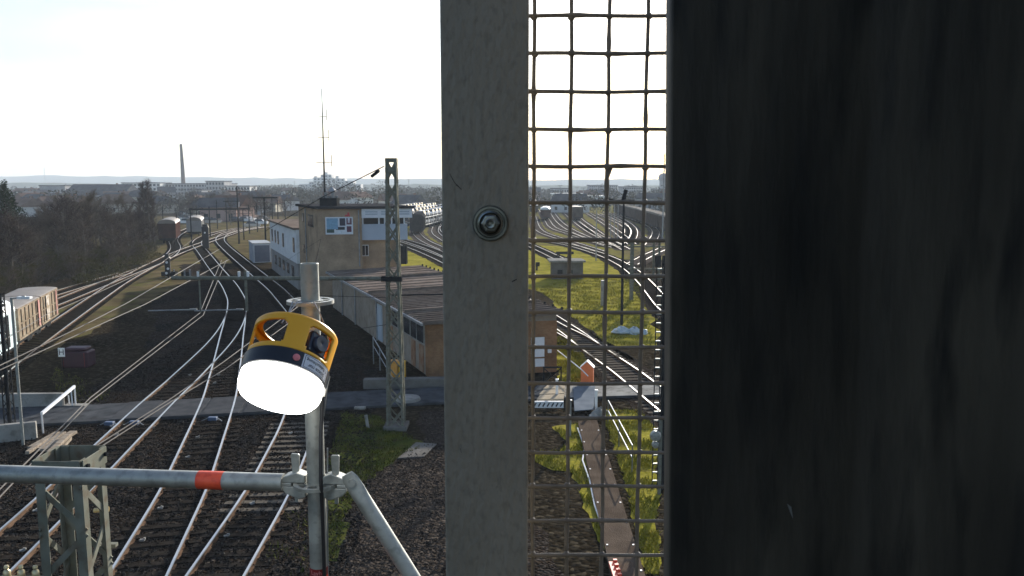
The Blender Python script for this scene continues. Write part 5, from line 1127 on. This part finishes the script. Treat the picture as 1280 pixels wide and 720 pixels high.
# ---------------------------------------------------------------- foreground: scaffold
SY = 2.1; px_ = P(387, 345, SY).x; rad = .0241
zt = P(386, 329, SY).z; zr1 = P(386, 377, SY).z; zr2 = P(390, 604, SY).z
sp = thing('scaffold_pole', 'upright galvanised scaffold pole with two rosettes behind the lamp', 'scaffold pole', (px_, SY, zt - 3))
b = MB(); b.lathe([(rad, -3.0 + zt), (rad, zr1 - .012), (rad * .99, zr1), (rad * .985, zt - .001), (rad * .95, zt), (rad * .84, zt), (rad * .84, zt - .25)], 28, Matrix.Translation((px_, SY, 0))); b.build('tube', M['galv'], sp, smooth=True, world=True)
def rosette(z):
    b = MB(); T = Matrix.Translation((px_, SY, z))
    for r0, r1 in ((.0242, .033), (.051, .0615)): b.lathe([(r0, -.0045), (r1, -.0045), (r1, .0045), (r0, .0045), (r0, -.0045)], 40, T)
    for k in range(8):
        a = math.pi / 4 * k + R(22.5); c = Vector((math.cos(a), math.sin(a), 0)); b.bar(Vector((px_, SY, z)) + c * .032, Vector((px_, SY, z)) + c * .052, .0105, .008)
    return b.build('rosette', M['galv'], sp, smooth=True, world=True)
rosette(zr1); rosette(zr2)
b = MB(); zl = P(395, 707, SY).z; T = Matrix.Translation((px_, SY, 0)); b.lathe([(rad + .0006, zl - .25), (rad + .0006, zl - .021)], 28, T); lb_ = b.build('red_label', M['red_tape'], sp, smooth=True, world=True)
b = MB(); b.lathe([(rad + .0009, zl - .022), (rad + .0009, zl)], 28, T); lb2 = b.build('label_band', M['dark_red'], lb_, smooth=True, world=True)
t_ = text_mesh('Layh', .018, 'lettering', mat('pale_red_print', (.5, .2, .2), (.56, .25, .24), 20, .5), lb_, Matrix.Translation((0, 0, 0)), .0002)
inv = WM[sp.name].inverted()
for v in t_.data.vertices:
    a = -math.pi / 2 + (v.co.x / rad) * .9 - .1; rr_ = rad + .0013 + v.co.z; v.co = inv @ Vector((px_ + rr_ * math.cos(a), SY + rr_ * math.sin(a), zl - .011 + v.co.y))
lg = thing('scaffold_ledger', 'horizontal galvanised scaffold tube with red tape band, lower left', 'scaffold tube', (px_ - .06, SY, zr2))
e0 = Vector((P(359, 604, SY).x, SY, zr2 + .002)); lft = G(0, 592, zr2 + .002); dirl = (lft - e0).normalized(); e_end = e0 + dirl * 2.6
b = MB(); b.tube([e0 + dirl * .01, e_end], rad, 24); b.build('tube', M['galv'], lg, smooth=True, world=True)
def on_l(x): t = 0; q = [e0 + dirl * s for s in np.linspace(0, 1.2, 400)]; return min(q, key=lambda v: abs((v.x / v.y) - ray(x, 600).x / ray(x, 600).y))
b = MB(); b.tube([on_l(280.5), on_l(249)], rad + .0008, 24, cap=False); b.build('red_tape', M['red_tape'], lg, smooth=True, world=True)
def head(parent, sgn, ang):                # wedge head: forked jaw above and below the rosette and an upright wedge
    T = Matrix.Translation((px_, SY, zr2)) @ Matrix.Rotation(ang, 4, 'Z')
    b = MB(); prof = [(.026, .030), (.045, .032), (.078, .018), (.088, .012), (.088, -.024), (.07, -.032), (.04, -.040), (.026, -.036)]
    def plate_(pr, w_):
        vs = [T @ Vector((x, y, z)) for y in (-w_, w_) for x, z in pr]; n_ = len(pr); b.add(vs, [tuple(range(n_)), tuple(range(n_, 2 * n_))] + [(i, (i + 1) % n_, n_ + (i + 1) % n_, n_ + i) for i in range(n_)])
    plate_([(.026, .006), (.026, .026), (.05, .034), (.085, .022), (.092, .008), (.092, .0045), (.064, .0055)], .018)
    plate_([(.026, -.006), (.064, -.0055), (.092, -.0045), (.092, -.012), (.08, -.026), (.045, -.040), (.026, -.034)], .018)
    plate_([(.064, -.0056), (.092, -.0046), (.092, .0046), (.064, .0056)], .018); h_ = b.build('wedge_head', M['galv'], parent, world=True, bevel=.002)
    b = MB()
    pr = [(.044, .078), (.047, .082), (.066, .083), (.068, .079), (.061, -.055), (.052, -.055)]
    vs = [T @ Vector((x, y, z)) for y in (-.003, .003) for x, z in pr]; n_ = 6; b.add(vs, [tuple(range(n_)), tuple(range(n_, 2 * n_))] + [(i, (i + 1) % n_, n_ + (i + 1) % n_, n_ + i) for i in range(n_)]); b.build('wedge', M['galv'], h_, world=True, bevel=.001)
head(lg, -1, math.atan2(dirl.y, dirl.x))
bc_ = thing('scaffold_brace', 'slanting galvanised scaffold brace running down right from the pole', 'scaffold brace', P(438, 596, SY))
head(bc_, 1, R(-8))
b0 = P(441, 604, SY - .03); b1_ = P(530, 745, SY - .03); dd = (b1_ - b0).normalized()
b = MB(); vs = []; n_ = 20
fr = Vector((0, 1, 0)); sd_ = dd.cross(fr).normalized(); frn = sd_.cross(dd)
for s_, wx, wy in ((-.03, .016, .005), (-.012, .022, .005), (.02, .0235, .006), (.045, .0215, .016), (.07, .0213, .0213), (1.2, .0213, .0213)):
    for k in range(n_): a = 2 * math.pi * k / n_; vs.append(b0 + dd * s_ + sd_ * math.cos(a) * wx + frn * math.sin(a) * wy)
fs = [tuple(range(n_))] + [(i * n_ + k, i * n_ + (k + 1) % n_, (i + 1) * n_ + (k + 1) % n_, (i + 1) * n_ + k) for i in range(5) for k in range(n_)] + [tuple(range(5 * n_, 6 * n_))]
b.add(vs, fs); b.build('tube', M['galv'], bc_, smooth=True, world=True)
b = MB(); q = b0 + dd * -.004; b.tube([q + Vector((0, -.012, 0)), q + Vector((0, .03, 0))], .011, 14); b.build('rivet', M['galv'], bc_, smooth=True, world=True)
cy = SY - rad - .004
b = MB(); b.tube([P(406, 425, cy + .02), P(404, 480, cy + .01), P(401, 545, cy), P(401, 600, cy - .035), P(403, 640, cy), P(405, 700, cy), P(407, 780, cy)], .0052, 12); tag(b.build('power_cable', M['cable'], smooth=True), 'black power cable hanging down the scaffold pole', 'cable')
b = MB(); b.tube([P(409.5, 560, cy + .03), P(409, 640, cy + .03), P(411, 780, cy + .03)], .002, 8); tag(b.build('grey_cord', M['grey_steel'], smooth=True), 'thin pale cord alongside the black power cable', 'cord')
cpts = smooth_path([P(392, 377, 1.99), P(402, 395, 1.98), P(412, 425, 2.02), P(411, 470, 2.05), P(405, 520, 2.1)], 3); b = MB(); b.tube(cpts, .0016, 6); tag(b.build('lamp_tether', M['grey_steel'], smooth=True), 'thin steel tether looping from the upper rosette behind the lamp', 'tether')

# ---------------------------------------------------------------- the battery lamp
fwd = Vector((0, math.cos(PITCH), -math.sin(PITCH))); up_c = Vector((0, math.sin(PITCH), math.cos(PITCH))); rt = Vector((1, 0, 0))
vw = ray(353, 477).normalized()
upv = (up_c - vw * up_c.dot(vw)).normalized(); rtv = vw.cross(upv)
tl, fa = R(16.5), R(23.6)
ax = ((rtv * math.sin(tl) + upv * math.cos(tl)) * math.cos(fa) + vw * math.sin(fa)).normalized()
yv = (vw - ax * vw.dot(ax)).normalized(); xv = yv.cross(ax)
cen = ray(353, 477) * (1.86 / ray(353, 477).y)
cen.z += H
LM = Matrix((xv, yv, ax)).transposed().to_4x4(); LM.translation = cen
la = thing('work_lamp', 'yellow round work lamp with glowing white lens hanging from the scaffold pole', 'work lamp', mtx=LM)
RR = .0985
b = MB(); b.lathe([(RR, .001), (RR, -.022), (RR * .97, -.034), (RR * .9, -.043), (RR * .7, -.05), (RR * .35, -.053), (.0005, -.054)], 56); b.build('lens', M['lens'], la, smooth=True)
b = MB(); b.lathe([(.02, .001), (RR, .001), (RR + .004, .003), (RR + .004, .040), (RR, .043), (.02, .043)], 56); rg = b.build('base_ring', M['black_plastic'], la, smooth=True)
z0, z1 = .0432, .131
def Rz(z): return RR * (1.0 + .035 * (z - z0) / (z1 - z0))
NA, NZ = 144, 22; cut = [(-174, -106, .054, .115), (-74, -30, .051, .117), (25, 70, .056, .112), (95, 170, .056, .115)]
def is_cut(a, z):
    for a0, a1, c0, c1 in cut:
        am, ah = (a0 + a1) / 2, (a1 - a0) / 2; zm, zh = (c0 + c1) / 2, (c1 - c0) / 2
        u_, v_ = abs((a - am + 180) % 360 - 180) / ah, abs(z - zm) / zh
        if u_ < 1 and v_ < 1 and (max(u_ - .75, 0) / .25) ** 2 + (max(v_ - .7, 0) / .3) ** 2 < 1: return True
    return False
b = MB(); vs = []
for j in range(NZ + 1):
    z = z0 + (z1 - z0) * j / NZ
    for k in range(NA): a = R(-180 + 360 * k / NA); vs.append((Rz(z) * math.cos(a), Rz(z) * math.sin(a), z))
fs = []
for j in range(NZ):
    zc_ = z0 + (z1 - z0) * (j + .5) / NZ
    for k in range(NA):
        if not is_cut(-180 + 360 * (k + .5) / NA, zc_): fs.append((j * NA + k, j * NA + (k + 1) % NA, (j + 1) * NA + (k + 1) % NA, (j + 1) * NA + k))
b.add(vs, fs); sh = b.build('housing', M['yellow'], la, smooth=True, fix=False)
md = sh.modifiers.new('thickness', 'SOLIDIFY'); md.thickness = .006; md.offset = -1
b = MB(); b.lathe([(.0005, .050), (.07, .050), (RR - .008, .046)], 40); b.lathe([(Rz(z1) - .02, z1 - .002), (Rz(z1) - .018, z1 + .002), (Rz(z1) - .002, z1 + .003), (Rz(z1), z1 - .001)], 64); b.build('inner_tray', M['yellow'], la, smooth=True)
b = MB(); b.prism([(-.014, -RR * .88), (.014, -RR * .88), (.014, RR * .88), (-.014, RR * .88)], z1 - .016, z1 + .0); b.build('carry_handle', M['yellow'], la, bevel=.004)
b = MB(); b.prism([(-.012, -RR * .8), (.012, -RR * .8), (.012, RR * .8), (-.012, RR * .8)], .05, z1 - .0165); b.build('divider', M['yellow'], la)
# dark socket unit in the right hand opening
so = R(-52); T = Matrix.Rotation(so, 4, 'Z') @ Matrix.Translation((RR - .030, 0, .083)); b = MB(); b.box((0, 0, 0), (.045, .056, .056)); b.v = [tuple(T @ Vector(v)) for v in b.v]; sk = b.build('socket_unit', M['navy_plastic'], la, bevel=.006)
b = MB(); b.lathe([(.0205, 0), (.0205, .010), (.019, .012), (.004, .012), (.0001, .010)], 28, T @ Matrix.Translation((.0225, 0, 0)) @ Matrix.Rotation(R(90), 4, 'Y')); b.build('socket_cap', M['navy_plastic'], sk, smooth=True)
b = MB()
for sy in (-1, 1):
    for sz in (-1, 1): b.lathe([(.0028, 0), (.0026, .0015), (.0001, .002)], 10, T @ Matrix.Translation((.0226, sy * .0235, sz * .0235)) @ Matrix.Rotation(R(90), 4, 'Y'))
b.build('screw', M['bolt'], sk)
def ring_patch(a0, a1, zz0, zz1, dr, n=14):
    b = MB(); r_ = RR + .004 + dr; vs = []
    for z in (zz0, zz1):
        for k in range(n + 1): a = R(a0 + (a1 - a0) * k / n); vs.append((r_ * math.cos(a), r_ * math.sin(a), z))
    b.add(vs, [(k, k + 1, n + 2 + k, n + 1 + k) for k in range(n)]); return b
b = ring_patch(-73, -25, .0045, .0385, .0005); stk = b.build('sticker', M['sticker'], rg, smooth=True, fix=False)
for (a0, a1, c0, c1) in ((-71, -27, .0065, .0074), (-71, -27, .0356, .0365), (-71, -70.3, .0074, .0356), (-27.7, -27, .0074, .0356)):
    ring_patch(a0, a1, c0, c1, .0009).build('sticker_line', M['ink'], stk, fix=False)
for tx, zc_, sz in (('Stütze nur', .0145, .0128), ('f. Beleuchtung', .0275, .0118)):
    t_ = text_mesh(tx, sz, 'lettering', M['ink'], stk, Matrix.Rotation(R(180), 4, 'Z'), .0001)
    for v in t_.data.vertices: a = R(-49) + v.co.x / RR; r_ = RR + .0052 + v.co.z; v.co = (r_ * math.cos(a), r_ * math.sin(a), zc_ + v.co.y)
T = Matrix.Rotation(R(-82), 4, 'Z') @ Matrix.Translation((RR + .003, 0, .022)) @ Matrix.Rotation(R(90), 4, 'Y'); b = MB(); b.lathe([(.0085, 0), (.0085, .003), (.007, .0042), (.0001, .0045)], 24, T); b.build('button', M['pink'], rg, smooth=True)
T = Matrix.Rotation(R(-6), 4, 'Z'); b = MB(); b.box((RR + .004, 0, .012), (.006, .012, .052)); b.v = [tuple(T @ Vector(v)) for v in b.v]; b.build('clip', M['concrete'], rg, bevel=.002)
# hook wires from the rosette down to the lamp
for x0_, x1_ in ((366, 358), (372, 352)):
    q0, q1 = P(x0_, 377, 2.03), P(x1_, 404, 1.93); b = MB(); b.tube([q0, (q0 + q1) / 2 + Vector((0, -.01, 0)), q1], .0018, 6); tag(b.build('hanger_wire', M['grey_steel'], smooth=True), 'thin hanger wire between upper rosette and lamp', 'wire', 'hanger wires of the lamp')
